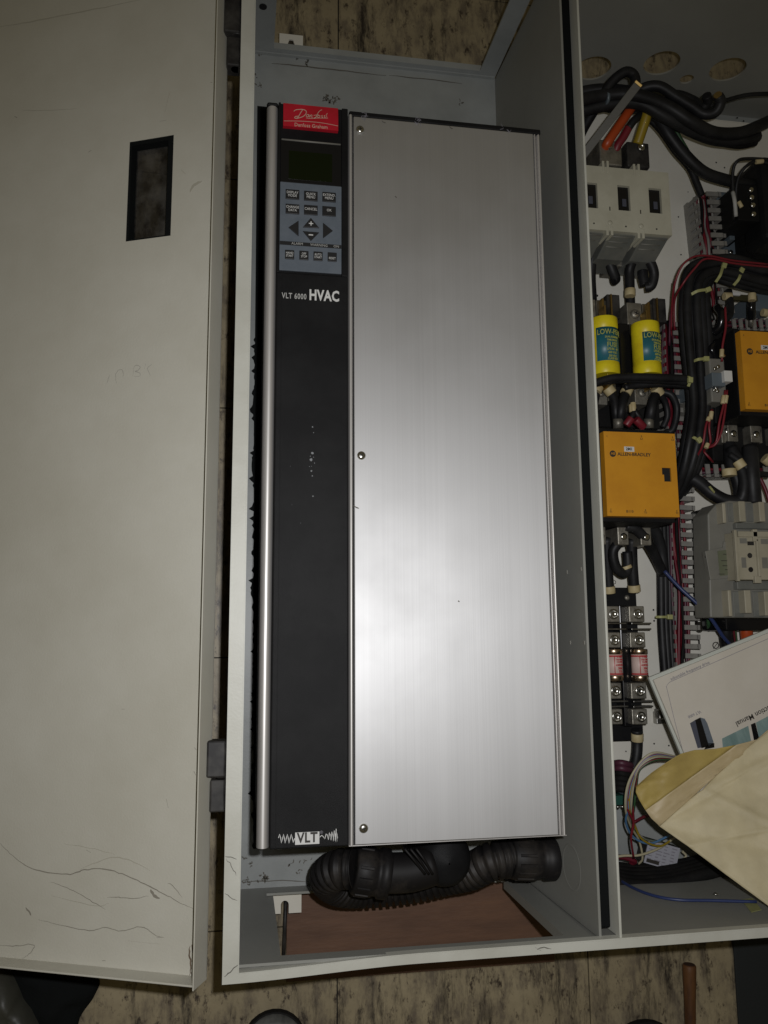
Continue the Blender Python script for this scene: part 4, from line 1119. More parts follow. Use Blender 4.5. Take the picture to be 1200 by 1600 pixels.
obj('screw_hole', MB().cyl(P(1103.5, 870, .1722), (0, 0, 1), .0022, .0003, 12), M['dark'], gc)
# raised tan face: cross bars with recessed windows and round holes
zt = .205
face = obj('terminal_face', PB(1152, 832, 1300, 906, .172, zt - .004), M['tan'], gc, bevel=.001)
mb = MB()
for b in ((1150, 828, 1154, 908), (1184, 842, 1187.5, 902), (1154, 831, 1300, 839.5), (1177, 827, 1184, 846), (1180, 900, 1190, 911), (1222, 842, 1226, 902)): obj('rib', PB(*b, zt - .006, zt), M['tan'], gc, bevel=.0006)
for px, py in ((1171.5, 868), (1173, 890), (1209, 870), (1210, 892)):
    c = P(px, py, zt - .004); obj('round_hole', MB().cyl(c, (0, 0, 1), .0037, .0004, 18), M['hinge'], gc)
for b in ((1156, 841, 1167, 849), (1168, 846, 1178, 852), (1159, 871, 1166, 887), (1189, 842, 1200, 850), (1191, 871, 1200, 888)):
    obj('recess', PB(*b, zt - .004, zt - .0036), M['greydark'] if b[1] != 846 else M['hinge'], gc)
# phase barriers at both ends
for px, y0_, y1_, wd_ in ((1132, 786, 817, 2.5), (1160, 783, 815, 5), (1191, 784, 815, 4.5), (1141, 922, 963, 2.5), (1169, 922, 958, 5), (1199, 924, 962, 4)):
    obj('phase_barrier', PB(px - wd_, y0_, px + wd_, y1_, .16, .188), M['tan'], gc, bevel=.001)
for px, y0_, y1_ in ((1146, 786, 815), (1175, 786, 815), (1154, 924, 964), (1185, 924, 964)):
    obj('terminal_well', PB(px - 8, y0_, px + 8, y1_, .172, .1735), M['shroud'], gc, bevel=.001)
obj('cross_bar', PB(1150, 818, 1300, 827, .17, .18), M['shroud'], gc, bevel=.001)
obj('cross_bar', PB(1152, 909, 1300, 921, .17, .182), M['shroud'], gc, bevel=.001)
ph = thing('phase_cables', 'dark, red and yellow cables leaving the lower end of the grey contactor', 'cables', tuple(P(1150, 985, .09)))
for px, mt, r in ((1134, 'cable', .0105), (1142, 'darkred', .006), (1166, 'orangewire', .0095), (1197, 'yellowwire', .0085), (1092, 'steel', .005), (1107, 'greenwire', .003), (1148, 'greenwire', .003)):
    cb(ph, 'cable', [(px - 1, 962, .10), (px, 985, .10), (px + 3, 1012, .09), (px + 8, 1045, .075)] if px not in (1092, 1107) else [(px, 968, .09), (px, 976, .085), (px + 1, 984, .075)], r, mt)
# ---- lower fuse block
lf = thing('lower_fuse_block', 'narrow black block with clear-headed lugs and two red labelled fuses', 'fuse block', tuple(P(985, 1040, ZP)))
obj('base', PB(946, 918, 1000, 1158, ZP, ZP + .03), M['black'], lf, bevel=.0015)
obj('barrier', PB(972, 946, 984, 1135, ZP + .03, .105), M['gloss'], lf, bevel=.001)
obj('mounting_screw', MB().lathe([(.0042, 0), (.0042, .0016), (.002, .003)], P(979.5, 934, ZP + .03), (0, 0, 1), 14), M['zinc'], lf)
for col_, (xa_, xb_) in enumerate(((944, 970), (985, 1009))):
    for row, (ya_, yb_) in enumerate(((947, 972), (988, 1012), (1067, 1092), (1108, 1132))):
        sh_ = row * 1.6 - 2
        l = obj('lug', PB(xa_ + sh_, ya_, xb_ + sh_, yb_, ZP + .03, .118), M['zinc'], lf, bevel=.0012)
        cxp = (xa_ + xb_) / 2 + sh_ + (3 if col_ == 0 else 1)
        c = P(cxp, (ya_ + yb_) / 2, .118)
        obj('lug_screw', MB().lathe([(.0076, 0), (.0076, .0026), (.0068, .0036), (.0052, .0036), (.0050, .0012), (.0001, .0010)], c, (0, 0, 1), 20), M['screw'], l)
    for ya_ in (974, 983, 1096, 1104):
        sh_ = 0 if ya_ < 1000 else 3
        obj('spring_clip', PB(xa_ + 2 + sh_, ya_ - 1.3, xb_ + 9 + sh_, ya_ + 1.3, .095, .108), M['steel'], lf, bevel=.0005)
for i, (px, lab) in enumerate(((961, 'red and white cartridge fuse half hidden by the cabinet divider'), (1000.5, 'red and white cartridge fuse of the lower block with a full round label in view'))):
    r = .0125; t, a_, Lf = fuse(px, 1014, 1064, .112, r, lab, 'fuse', None, None, 'red and white fuses in the lower fuse block')
    obj('body', MB().cyl((a_.x, a_.y + .006, a_.z), (0, 1, 0), r * .93, Lf - .012, 28), M['pink'], t)
    for y0_ in (0, Lf - .0085): obj('end_cap', MB().lathe([(r*.85, 0), (r, .0012), (r, .0073), (r*.95, .0085)], (a_.x, a_.y + y0_, a_.z), (0, 1, 0), 28), M['brass'], t)
    for y0_ in (.0092, Lf - .0112): obj('red_band', cyl_patch(a_, r*.93, y0_, y0_ + .0022, -100, 100), M['fusered'], t)
    obj('red_line', cyl_patch(a_, r*.93, .010, Lf - .010, -24, -19, n=3), M['fusered'], t)
    for txt, yy, sz in (('FUSE', .76, .0044), ('TRI-ONIC', .67, .0032), ('CLASS J', .60, .0034), ('600VAC', .50, .0040), ('30A', .40, .0048), ('TD', .30, .0044)):
        text('lettering', txt, sz, None, M['fusered'], t, fn=on_cyl(a_, r*.93, Lf*yy, 18), bold=.0001, sx=.95)

# ---- cables. each bundle is one thing, its cables, ties and markers are parts
top = thing('top_cable_bundle', 'thick black cables bunched across the top of the right bay under the knockout holes', 'cables', tuple(P(1000, 160, .15)))
cb(top, 'cable', [(890, 160, .19), (940, 150, .19), (990, 148, .2), (1040, 165, .2), (1080, 190, .2), (1115, 207, .19), (1155, 208, .18), (1185, 197, .17), (1200, 190, .16)], .0095, 'cable')
cb(top, 'cable', [(890, 178, .17), (940, 165, .18), (995, 160, .19), (1045, 185, .19), (1085, 206, .18), (1120, 218, .17), (1160, 219, .16), (1182, 213, .15)], .0100, 'cable')
cb(top, 'cable', [(890, 148, .15), (930, 140, .16), (970, 141, .17), (1010, 150, .175), (1060, 185, .17), (1100, 212, .16), (1150, 224, .15), (1180, 220, .15)], .0085, 'cable')
cb(top, 'cable', [(940, 160, .18), (953, 132, .19), (975, 113, .2), (990, 117, .2), (992, 135, .2), (975, 158, .19)], .0075, 'cable')
cb(top, 'cable', [(985, 155, .18), (1005, 138, .19), (1030, 135, .2), (1055, 150, .2), (1080, 165, .2), (1100, 178, .2), (1118, 175, .21), (1126, 160, .22), (1122, 150, .225)], .0080, 'cable')
cb(top, 'cable', [(1040, 150, .17), (1060, 148, .18), (1085, 158, .19), (1097, 168, .2), (1106, 160, .21), (1104, 149, .22)], .0070, 'cable')
obj('copper_end', MB().cyl(P(1122, 150, .225), P(1121, 147, .228) - P(1122, 150, .225), .006, .003, 14), M['copper'], top)
cb(top, 'cable', [(995, 165, .16), (1025, 180, .16), (1045, 210, .16), (1068, 240, .155), (1098, 268, .15), (1130, 280, .145), (1160, 286, .14), (1200, 292, .13)], .0092, 'cable')
cb(top, 'cable', [(1000, 172, .14), (1030, 200, .14), (1055, 235, .135), (1078, 262, .13), (1088, 285, .12), (1096, 305, .11)], .0058, 'cable')
cb(top, 'cable', [(1050, 190, .15), (1062, 215, .14), (1078, 243, .13), (1086, 262, .12)], .0034, 'greenwire')
cb(top, 'cable', [(1062, 240, .12), (1080, 268, .12), (1090, 285, .115), (1100, 310, .11)], .0034, 'darkred')
cb(top, 'cable', [(1108, 166, .18), (1140, 155, .18), (1170, 148, .18), (1215, 146, .18)], .0032, 'cable')
cb(top, 'cable', [(936, 160, .15), (925, 178, .14), (912, 200, .13), (900, 225, .12)], .0080, 'cable')
cb(top, 'cable', [(900, 180, .16), (930, 165, .16), (970, 160, .16), (1010, 166, .16), (1040, 182, .17)], .0105, 'cable')
cb(top, 'cable', [(930, 160, .15), (960, 168, .15), (1000, 168, .15), (1030, 160, .16), (1060, 168, .17), (1090, 182, .18)], .0090, 'cable')
obj('cable_tie', MB().cyl(P(945, 153, .19), P(949, 153, .19) - P(945, 153, .19), .0105, .004, 16), M['bracket'], top)
cb(top, 'phase_cable', [(996, 152, .17), (982, 175, .17), (966, 198, .165), (950, 222, .16), (945, 232, .15)], .0072, 'orangewire')
cb(top, 'phase_cable', [(1010, 175, .17), (993, 186, .17), (982, 200, .165)], .0060, 'cable')
cb(top, 'phase_cable', [(983, 198, .165), (975, 213, .16), (966, 226, .155), (962, 236, .15)], .0062, 'redwire')
cb(top, 'phase_cable', [(1014, 165, .18), (1010, 182, .175), (1003, 204, .165), (996, 225, .155)], .0078, 'yellowwire')
cb(top, 'phase_cable', [(1006, 170, .15), (1020, 190, .14), (1035, 195, .14), (1040, 188, .14)], .0060, 'cable')
bar = thing('steel_bar', 'thin grey metal bar leaning diagonally across the cables beside the cabinet divider', 'metal bar', tuple(P(960, 190, .2)))
A_, B_ = P(904, 252, .165), P(996, 133, .235); d_ = (B_ - A_); l_ = d_.length; q_ = d_.to_track_quat('X', 'Z').to_matrix().to_4x4()
obj('shaft', MB().box((0, -.0062, -.0018), (l_, .0062, .0018), Matrix.Translation(A_) @ q_), mat('dull grey bar', (.075, .070, .055), .55, .1, bump=.2), bar, bevel=.0006)
obj('brass_end', MB().box((l_, -.006, -.0015), (l_ + .004, .0062, .0015), Matrix.Translation(A_) @ q_), M['copper'], bar, bevel=.0005)

def loop(label, pts, r, marks_=(), mt='cable', name='cable_loop', cat='cable', extra=()):
    t = thing(name, label, cat, tuple(P(*pts[0])))
    cb(t, 'cable', pts, r, mt)
    for e in extra: cb(t, 'cable', e[0], e[1], e[2])
    for m_ in marks_: marker(t, *m_)
    return t
loop('short black cable curling below the beige switch next to the divider', [(925, 470, .10), (923, 430, .12), (926, 405, .13), (938, 396, .135), (950, 407, .13), (958, 425, .125), (962, 436, .12), (958, 438, .12)], .0078)
loop('black cable arched like a hook under the beige switch, with a cream collar', [(985, 480, .10), (984, 445, .12), (984, 420, .135), (992, 404, .14), (1004, 400, .145), (1016, 410, .145), (1022, 428, .14), (1018, 446, .135), (1008, 449, .13)], .0076, [((984.5, 463, .12), (984.5, 452, .12), .0085)])
loop('short thick black lead stub behind the hooked cable', [(1004, 424, .12), (1005, 435, .12), (1008, 446, .12)], .0085)
# leads between the fuses and the first contactor
ld = thing('contactor_leads', 'black leads with cream collars dropping from the yellow fuses to the contactor below', 'cables', tuple(P(985, 640, .13)))
for pts, r in (([(953, 612, .135), (960, 625, .14), (962, 645, .14), (964, 664, .13)], .0066), ([(980, 610, .14), (974, 625, .145), (970, 645, .145), (967, 664, .13)], .0072),
               ([(1028, 612, .14), (1021, 625, .145), (1017, 645, .145), (1014, 664, .13)], .0078), ([(1030, 612, .13), (1040, 630, .12), (1043, 650, .115), (1036, 668, .11)], .0045), ([(932, 612, .12), (928, 640, .12), (932, 668, .12)], .006),
               ([(992, 640, .15), (986, 654, .15), (980, 664, .14)], .004), ([(990, 640, .15), (999, 652, .15), (1004, 664, .14)], .004)):
    cb(ld, 'lead', [p for p in pts], r, 'cable')
for a_, b_, r in (((949, 606, .138), (956, 615, .138), .0085), ((983, 604, .144), (977, 615, .144), .0085), ((1024, 606, .145), (1031, 617, .142), .0085), ((935, 604, .125), (931, 612, .125), .0085), ((989, 629, .15), (990, 643, .15), .0042), ((986, 632, .148), (987, 644, .148), .0036)): marker(ld, a_, b_, r)
for pts in ([(987, 653, .152), (978, 665, .148)], [(993, 655, .152), (1006, 668, .148)]): obj('red_spade', MB().cyl(P(*pts[0]), P(*pts[1]) - P(*pts[0]), .0062, (P(*pts[1]) - P(*pts[0])).length, 12), M['redwire'], ld, bevel=.001)
for px in (966, 1014): obj('ferrule', MB().cyl(P(px, 654, .14), P(px, 670, .136) - P(px, 654, .14), .0075, .014, 12), M['zinc'], ld)
# trunk
tk = thing('cable_bundle', 'wide black cable trunk held by yellowed ties, bending down the middle of the right bay', 'cables', tuple(P(1090, 560, .15)))
for k in range(6):
    o = (k - 2.5); z_ = .16 + (.012 if k in (1, 3) else 0) - (.01 if k in (0, 5) else 0)
    e = 9.2 * o
    cb(tk, 'cable', [(1260, 441 + 7.5*o, z_ - .02), (1200, 436 + 7.5*o, z_ - .01), (1150, 424 + 8*o, z_), (1118 , 420 + 6*o, z_), (1092 + e*.65, 432 + 5*o, z_), (1085 + e*.8, 470, z_), (1088 + e*.85, 530, z_), (1092 + e*.75, 590, z_), (1094 + e*.7, 640, z_), (1086 + e*.7, 695, z_), (1072 + e*.5, 745, z_ - .02), (1054 + e*.3, 778, z_ - .06), (1036 + e*.3, 800, z_ - .09)], .0064, 'cable')
for k in range(3):
    cb(tk, 'cable', [(1030 + 6*k, 800, .08), (1032 + 6*k, 860, .08), (1033 + 6.5*k, 920, .08), (1034 + 6.5*k, 980, .08), (1038 + 6.5*k, 1040, .08), (1042 + 6.5*k, 1090, .08)], .0064, 'cable')
cb(tk, 'cable', [(905, 606, .150), (940, 596, .155), (985, 592, .16), (1030, 594, .165), (1072, 597, .165), (1092, 606, .155)], .0062, 'cable')
cb(tk, 'cable', [(925, 600, .165), (955, 591, .168), (990, 589, .17), (1030, 590, .172), (1072, 592, .17), (1090, 596, .16)], .0058, 'cable')
cb(tk, 'cable', [(975, 606, .150), (1000, 601, .15), (1040, 600, .155), (1072, 602, .16), (1092, 612, .15)], .0055, 'cable')
cb(tk, 'cable', [(1035, 612, .13), (1050, 618, .135), (1058, 640, .13), (1052, 670, .125), (1040, 676, .12)], .0050, 'cable')
tie(tk, [(1080, 460, .177), (1090, 455, .183), (1103, 453, .182)], (1106, 453, .183))
tie(tk, [(1118, 441, .176), (1125, 430, .184), (1129, 417, .178)], (1131, 415, .178))
tie(tk, [(1146, 446, .170), (1154, 436, .178), (1158, 423, .172)], (1158, 423, .175))
tie(tk, [(1080, 566, .172), (1090, 562, .184), (1100, 561, .182)], (1103, 561, .182))
tie(tk, [(1074, 680, .170), (1084, 684, .180), (1090, 687, .178)], (1092, 688, .178))
tie(tk, [(1076, 588, .178), (1078, 595, .182), (1075, 604, .178)], (1078, 594, .184))
tie(tk, [(1024, 964, .094), (1034, 964, .100), (1048, 964, .094)], (1046, 964, .100), .0035)
# red control wires crossing
rw = thing('red_control_wires', 'pair of thin red wires arching over the top bend of the black trunk', 'wires', tuple(P(1060, 440, .18)))
cb(rw, 'wire', [(1049, 516, .13), (1050, 480, .15), (1054, 445, .175), (1066, 415, .19), (1085, 401, .195), (1110, 400, .195), (1145, 407, .19), (1200, 413, .18)], .0016, 'redwire', n=8)
cb(rw, 'wire', [(1054, 516, .13), (1054, 470, .15), (1066, 445, .18), (1085, 420, .19), (1105, 404, .195), (1150, 412, .19), (1210, 418, .18)], .0016, 'redwire', n=8)
cb(rw, 'wire', [(1046, 540, .11), (1047, 500, .13), (1051, 470, .15), (1054, 440, .17)], .0018, 'purple', n=8)
r2 = thing('looped_red_wires', 'thin red wires with cream sleeves looping down from the small grey auxiliary block', 'wires', tuple(P(1130, 640, .15)))
for pts in ([(1133, 610, .15), (1131, 630, .155), (1124, 660, .155), (1119, 690, .15), (1108, 698, .14)], [(1136, 610, .15), (1133, 640, .155), (1127, 675, .155), (1118, 694, .15), (1105, 700, .14)],
            [(1113, 640, .14), (1108, 665, .145), (1110, 690, .14), (1104, 698, .13)], [(1112, 640, .14), (1103, 665, .145), (1098, 695, .14), (1088, 715, .12), (1080, 730, .11)],
            [(1133, 480, .15), (1134, 510, .155), (1129, 540, .155), (1128, 565, .15)], [(1105, 700, .13), (1100, 705, .12), (1108, 715, .12), (1114, 722, .11)]):
    cb(r2, 'wire', [(p[0], p[1], p[2] + .048) for p in pts], .0017, 'redwire', n=8)
for a_, b_ in (((1128, 546, .157), (1127.5, 558, .157)), ((1131, 618, .157), (1129, 631, .157)), ((1135, 618, .157), (1133, 630, .157)), ((1112, 643, .148), (1110, 655, .148)), ((1108, 652, .148), (1106, 658, .148)), ((1106, 693, .147), (1103, 700, .147))): marker(r2, (a_[0], a_[1], a_[2] + .046), (b_[0], b_[1], b_[2] + .046), .0032)
t = loop('dark looped leads with a glint beside the trunk above the auxiliary block', [(1138, 455, .14), (1141, 480, .15), (1138, 495, .155), (1128, 500, .155)], .0060, extra=(([(1120, 480, .15), (1128, 492, .165), (1125, 510, .16), (1115, 520, .15)], .0065, 'gloss'), ([(1120, 535, .15), (1112, 545, .155), (1118, 560, .15)], .006, 'gloss')))
# leads above second contactor
up = thing('upper_leads', 'short dark lead and flat strap with cream collars above the second contactor', 'cables', tuple(P(1160, 460, .14)))
obj('strap', PB(1136, 460, 1184, 469, .13, .136), mat('olive strap', (.045, .040, .015), .5), up, bevel=.001)
obj('strap_label', PB(1143, 456.5, 1157, 461, .136, .140), M['white'], up, bevel=.0005)
for a_, b_ in (((1131, 463, .145), (1142, 463, .145)), ((1175, 459, .15), (1175, 470, .15)), ((1191, 488, .14), (1200, 489, .14))): marker(up, a_, b_, .0062)
cb(up, 'lead', [(1175, 465, .14), (1174, 480, .14), (1174, 498, .13)], .0068, 'gloss')
cb(up, 'lead', [(1174, 496, .13), (1173, 510, .12)], .004, 'zinc')
obj('terminal_block', PB(1180, 456, 1210, 486, ZP, .12), M['bracket'], up, bevel=.002)
tc_ = thing('transformer_wires', 'two thin black wires arching over the left side of the black transformer', 'wires', tuple(P(1150, 270, .15)))
cb(tc_, 'wire', [(1147, 345, .14), (1146, 310, .16), (1145, 270, .17), (1152, 252, .18), (1170, 248, .18), (1210, 250, .18)], .0026, 'cable', n=8)
cb(tc_, 'wire', [(1152, 340, .14), (1150, 300, .16), (1155, 275, .17), (1168, 258, .18), (1185, 252, .18), (1210, 258, .18)], .0026, 'cable', n=8)
cb(tc_, 'wire', [(1145, 300, .165), (1148, 315, .17), (1150, 338, .16)], .0030, 'whitedim', n=8)
marker(tc_, (1181, 253, .183), (1192, 252, .183), .0036); marker(tc_, (1154, 315, .16), (1159, 324, .16), .0032)
# big cables feeding the grey contactor
bu = thing('contactor_feed_cables', 'heavy black cables with tan collars bending down onto the grey contactor', 'cables', tuple(P(1150, 760, .15)))
cb(bu, 'cable', [(1068, 742, .13), (1090, 752, .14), (1112, 770, .15), (1135, 782, .155), (1155, 782, .16), (1162, 770, .165), (1163, 748, .165), (1155, 725, .16), (1142, 700, .15)], .0095, 'cable')
cb(bu, 'cable', [(1139, 690, .14), (1141, 720, .15), (1150, 745, .155), (1155, 770, .15), (1152, 790, .14)], .0088, 'cable')
cb(bu, 'cable', [(1172, 700, .16), (1174, 730, .17), (1176, 760, .17), (1178, 785, .165)], .0115, 'cable')
cb(bu, 'cable', [(1140, 710, .16), (1160, 724, .17), (1175, 738, .17), (1200, 742, .16)], .0045, 'cable')
cb(bu, 'cable', [(1180, 690, .14), (1176, 712, .15), (1165, 722, .155)], .0060, 'cable')
marker(bu, (1139, 733, .166), (1140, 744, .166), .0105); marker(bu, (1152, 720, .176), (1160, 731, .178), .0080); marker(bu, (1194, 715, .16), (1203, 722, .16), .008)
cb(bu, 'wire', [(1186, 744, .12), (1196, 765, .12), (1204, 790, .12)], .0030, 'darkred', n=8)
tie(bu, [(1108, 760, .160), (1112, 765, .163), (1116, 770, .160)], None, .003)
# leads from first contactor down to the lower block
dn = thing('lower_leads', 'black leads with cream collars running from the yellow contactor down to the lower fuse block', 'cables', tuple(P(975, 870, .12)))
cb(dn, 'lead', [(975, 820, .14), (968, 845, .135), (958, 862, .13), (962, 885, .125), (974, 896, .12), (981, 885, .12), (980, 862, .12)], .0075, 'cable')
cb(dn, 'lead', [(987, 842, .12), (988, 880, .11), (991, 922, .10)], .0080, 'cable')
cb(dn, 'lead', [(948, 840, .12), (949, 880, .11), (952, 922, .10)], .0075, 'cable')
cb(dn, 'lead', [(978, 822, .15), (995, 828, .15), (1012, 848, .14), (1025, 872, .12), (1034, 892, .10)], .0075, 'cable')
cb(dn, 'lead', [(1012, 815, .12), (1026, 835, .11), (1034, 865, .10), (1037, 900, .095)], .0085, 'cable')
marker(dn, (990.5, 914, .102), (991.5, 925, .100), .0092); marker(dn, (951.5, 916, .102), (952.5, 927, .10), .0088); marker(dn, (978, 884, .121), (980, 889, .121), .0082)
cb(dn, 'lead', [(995, 1140, .095), (996, 1160, .09), (994, 1185, .09), (985, 1215, .085)], .0080, 'cable')
marker(dn, (995.8, 1146, .094), (995.8, 1158, .092), .0090)
bwire = thing('blue_wire', 'single dark blue wire running diagonally over the slotted duct to the dark cable', 'wire', tuple(P(1090, 940, .14)))
cb(bwire, 'wire', [(1038, 892, .12), (1062, 918, .125), (1090, 944, .135), (1112, 968, .135), (1130, 995, .13), (1146, 1012, .12)], .0028, 'bluewire', n=8)

# ---- low corner: coil, terminals, harness, label box
lo = thing('plum_coiled_leads', 'plum coloured coiled leads beside the foot of the divider', 'wires', tuple(P(972, 1210, ZP)))
for k in range(6): cb(lo, 'lead', [(955, 1194 + 8*k, .08), (968, 1192 + 8*k, .10), (980, 1194 + 8*k, .10), (992, 1198 + 7*k, .08)], .0048, 'purple' if k < 2 else 'blackflat', n=8)
tb = thing('green_terminal', 'small green terminal with tiny screws beside the coloured harness', 'terminal', tuple(P(975, 1250, ZP)))
obj('body', PB(960, 1243, 985, 1258, ZP - .03, .085), M['greenboard'], tb, bevel=.001)
for px in (966, 973, 980): obj('terminal_screw', MB().lathe([(.0024, 0), (.0024, .001), (.001, .0016)], P(px, 1261, .07), (0, 0, 1), 10), M['screw'], tb)
obj('wire_stub', PB(975, 1236, 984, 1242, ZP, .09), M['bracket'], tb)
hr = thing('coloured_harness', 'thin multicoloured wires arching out from under the envelope flap', 'wires', tuple(P(1000, 1220, .14)))
hcol = ['creamwire', 'greywire', 'redwire', 'lightblue', 'yellowwire', 'greywire', 'creamwire', 'cable', 'redwire', 'greenwire']
for k, c_ in enumerate(hcol):
    o = k - 4.5
    e = 1.5 * o
    pts = [(1075, 1190 + .8*o, .15), (1050, 1184 + .7*o, .165), (1022, 1182 + 1.3*o, .17), (1000, 1197 + 1.2*o, .165), (988 + e, 1225, .16), (984 + e, 1262, .15)]
    if c_ == 'lightblue': pts += [(978, 1285, .13), (990, 1308, .11), (1015, 1318, .10), (1045, 1306, .09)]
    elif c_ == 'yellowwire': pts += [(992, 1290, .12), (1004, 1312, .11), (1030, 1322, .10), (1050, 1312, .09)]
    elif c_ == 'redwire': pts += [(990, 1285, .14), (986, 1310, .13), (990, 1340, .11)] 
    elif k == 0: pts += [(985, 1290, .12), (998, 1312, .10), (1004, 1340, .09), (998, 1350, .08)]
    else: pts += [(988, 1290, .11), (1006, 1310, .10), (1035, 1316, .09)]
    cb(hr, 'wire', pts, .0016, c_, n=7)
cb(hr, 'wire', [(955, 1340, .10), (975, 1337, .10), (1000, 1336, .10), (1030, 1325, .095), (1055, 1308, .09)], .0018, 'creamwire', n=7)
cb(hr, 'wire', [(955, 1338, .08), (975, 1340, .08), (992, 1346, .08), (985, 1350, .07)], .0035, 'darkred', n=7)
cb(hr, 'wire', [(990, 1285, .10), (1010, 1275, .09), (1030, 1278, .08)], .0022, 'darkred', n=7)
cb(hr, 'wire', [(1045, 1340, .07), (1060, 1345, .07), (1072, 1338, .07), (1066, 1330, .07)], .0018, 'creamwire', n=7)
lb = thing('labelled_module', 'small pale module with a printed rating label tilted in the low dark corner', 'module', tuple(P(1035, 1338, .06)))
q_ = Matrix.Translation(P(1036, 1337, .085)) @ Matrix.Rotation(math.radians(-17), 4, 'Z')
obj('case', MB().box((-.028, -.017, -.022), (.024, .017, 0), q_), M['hinge'], lb, bevel=.001)
obj('label', MB().box((-.027, -.0165, 0), (.0235, .0165, .0004), q_), M['clear'], lb)
mb = MB()
for k in range(7):
    y = .013 - .0044 * k
    for j in range(4):
        x = -.024 + .0118 * j; mb.box((x, y - .0007, .0005), (x + random.uniform(.004, .0098), y + .0007, .0007), q_)
obj('label_print', mb, M['greyprint'], lb, kind='stuff')
obj('print_block', MB().box((-.024, -.0145, .0007), (-.004, -.0095, .0009), q_), M['print'], lb)
bk = thing('back_cable_run', 'dark cables lying in the low corner of the right bay', 'cables', tuple(P(1050, 1365, .04)))
for k in range(5):
    z_ = .12 - .012 * k
    cb(bk, 'cable', [(945, 1372 - 5*k, z_), (990, 1383 - 6*k, z_), (1040, 1380 - 6*k, z_ + .004), (1095, 1368 - 6*k, z_ + .004), (1150, 1352 - 6*k, z_), (1215, 1338 - 6*k, z_)], .0085, 'blackflat')
q_ = [PY(x, y, YB + .004) for x, y in ((955, 1366), (985, 1385), (1020, 1399), (1060, 1406), (1110, 1407), (1182, 1409))]
obj('wire', MB().tube(q_, .0020, 8, 6), M['bluewire'], bk)
obj('glint_screw', MB().lathe([(.0034, 0), (.0034, .001), (.0014, .002)], PY(1118, 1397.5, YB + .001), (0, 1, 0), 14), M['screw'], bk)
bt = thing('clear_base_trim', 'small steel end bracket peeking out beside the manual edge', 'bracket', tuple(P(1036, 1118, ZP)))
obj('foot', PB(1026, 1112, 1050, 1131, ZP, ZP + .012), M['steel'], bt, bevel=.001)
obj('stop', PB(1030, 1108, 1042, 1124, ZP + .012, ZP + .028), M['steel'], bt, bevel=.002)
stp = obj('masking_tape', PB(1160, 1409, 1186, 1424, .0, .20), M['gum'], None)
bpy.data.objects.remove(stp)
A_ = [PY(1158, 1406, YB + .0006), PY(1176, 1404, YB + .0006), PY(1190, 1422, YB + .0006), PY(1174, 1426, YB + .0006)]
stp = obj('tape_strip', MB().add([v for v in A_] + [v + Vector((0, .0006, 0)) for v in A_], [(4,5,6,7), (0,1,5,4), (1,2,6,5), (2,3,7,6), (3,0,4,7)]), M['tie'], None)
tag(stp, 'short yellowish strip of tape stuck on the lower end wall below the envelope', 'tape')

# ---- manuals
def frame_from(o_, u_, v_):
    o_, u_, v_ = Vector(o_), Vector(u_), Vector(v_)
    X = (u_ - o_).normalized(); Z = X.cross(v_ - o_).normalized()
    if Z.z < 0: Z = -Z
    Y = Z.cross(X)
    return Matrix(((X.x, Y.x, Z.x), (X.y, Y.y, Z.y), (X.z, Y.z, Z.z)))
ZM = .200
c0 = P(1016, 1060, ZM); cR = P(1200, 985, ZM + .01); cD = P(1063, 1172, ZM + .004)
R_ = frame_from(c0, cR, cD)
man = thing('instruction_manual', 'white instruction manual lying askew, partly under the tan envelope', 'manual', tuple(c0), R_)
WI = wmat(man).inverted()
def ML(px, py, lift=0):
    n_ = R_ @ Vector((0, 0, 1)); d = ray(px, py); o = Vector((0, 0, HC)); t = (c0 + n_ * lift - o).dot(n_) / d.dot(n_)
    return WI @ (o + d * t)
hgt = .19; wid = .235
cD_ = ML(1063, 1172); sk = cD_.x / -cD_.y        # slight skew of the left edge
def mrect(x0, y0, x1, y1, z0, z1): return MB().prism([(x0 + sk * -y0 * 1.0, y0), (x0 + sk * -y1, y1), (x1 + sk * -y1, y1), (x1 + sk * -y0, y0)][::1], z0, z1)
obj('booklet', mrect(.004, -.002, wid, -hgt, -.014, -.009), M['greencover'], man, local=True)
obj('booklet', mrect(.000, .001, wid, -hgt, -.0088, -.004), M['papergrey'], man, local=True)
obj('booklet', mrect(.0035, -.0035, wid, -hgt, -.0038, 0), M['paper'], man, local=True)
# printed border line, small heading, pictures and title
mb = MB()
mb.ribbon([ML(x, y) + Vector((0, 0, .0001)) for x, y in ((1066, 1170), (1055, 1130), (1041, 1072), (1046, 1066), (1100, 1042), (1200, 998))], .0006, th=.0001, taper=False, smooth=False)
obj('border_line', mb, M['greyprint'], man, local=True)
def mtext(name, txt, px, py, size, mt, ang, **k):
    c = ML(px, py); mb_ = text_mb(txt, size, **k); m = Matrix.Translation(c + Vector((0, 0, .0003))) @ Matrix.Rotation(ang, 4, 'Z')
    mb_.v = [m @ v for v in mb_.v]; return obj(name, mb_, M[mt], man, local=True)
b0, b1 = ML(1148, 1142), ML(1200, 1116)
ang = math.atan2(b0.y - b1.y, b0.x - b1.x)
e_ = ML(1150, 1132)
tm = text_mb('Instruction Manual', .0104, align='RIGHT', sx=.95, bold=.00005)
m_ = Matrix.Translation(e_ + Vector((0, 0, .0003))) @ Matrix.Rotation(ang, 4, 'Z')
tm.v = [m_ @ v for v in tm.v]
obj('title_text', tm, M['print'], man, local=True)
a0_, a1_ = ML(1049, 1060), ML(1108, 1034)
mtext('heading_text', 'adjustable frequency drive', 1078, 1048, .0058, 'greyprint', math.atan2(a1_.y - a0_.y, a1_.x - a0_.x), sx=1.0)
mtext('caption_text', 'VLT 6000', 1085, 1116, .0056, 'greyprint', math.atan2(a1_.y - a0_.y, a1_.x - a0_.x) + math.pi, sx=.9)
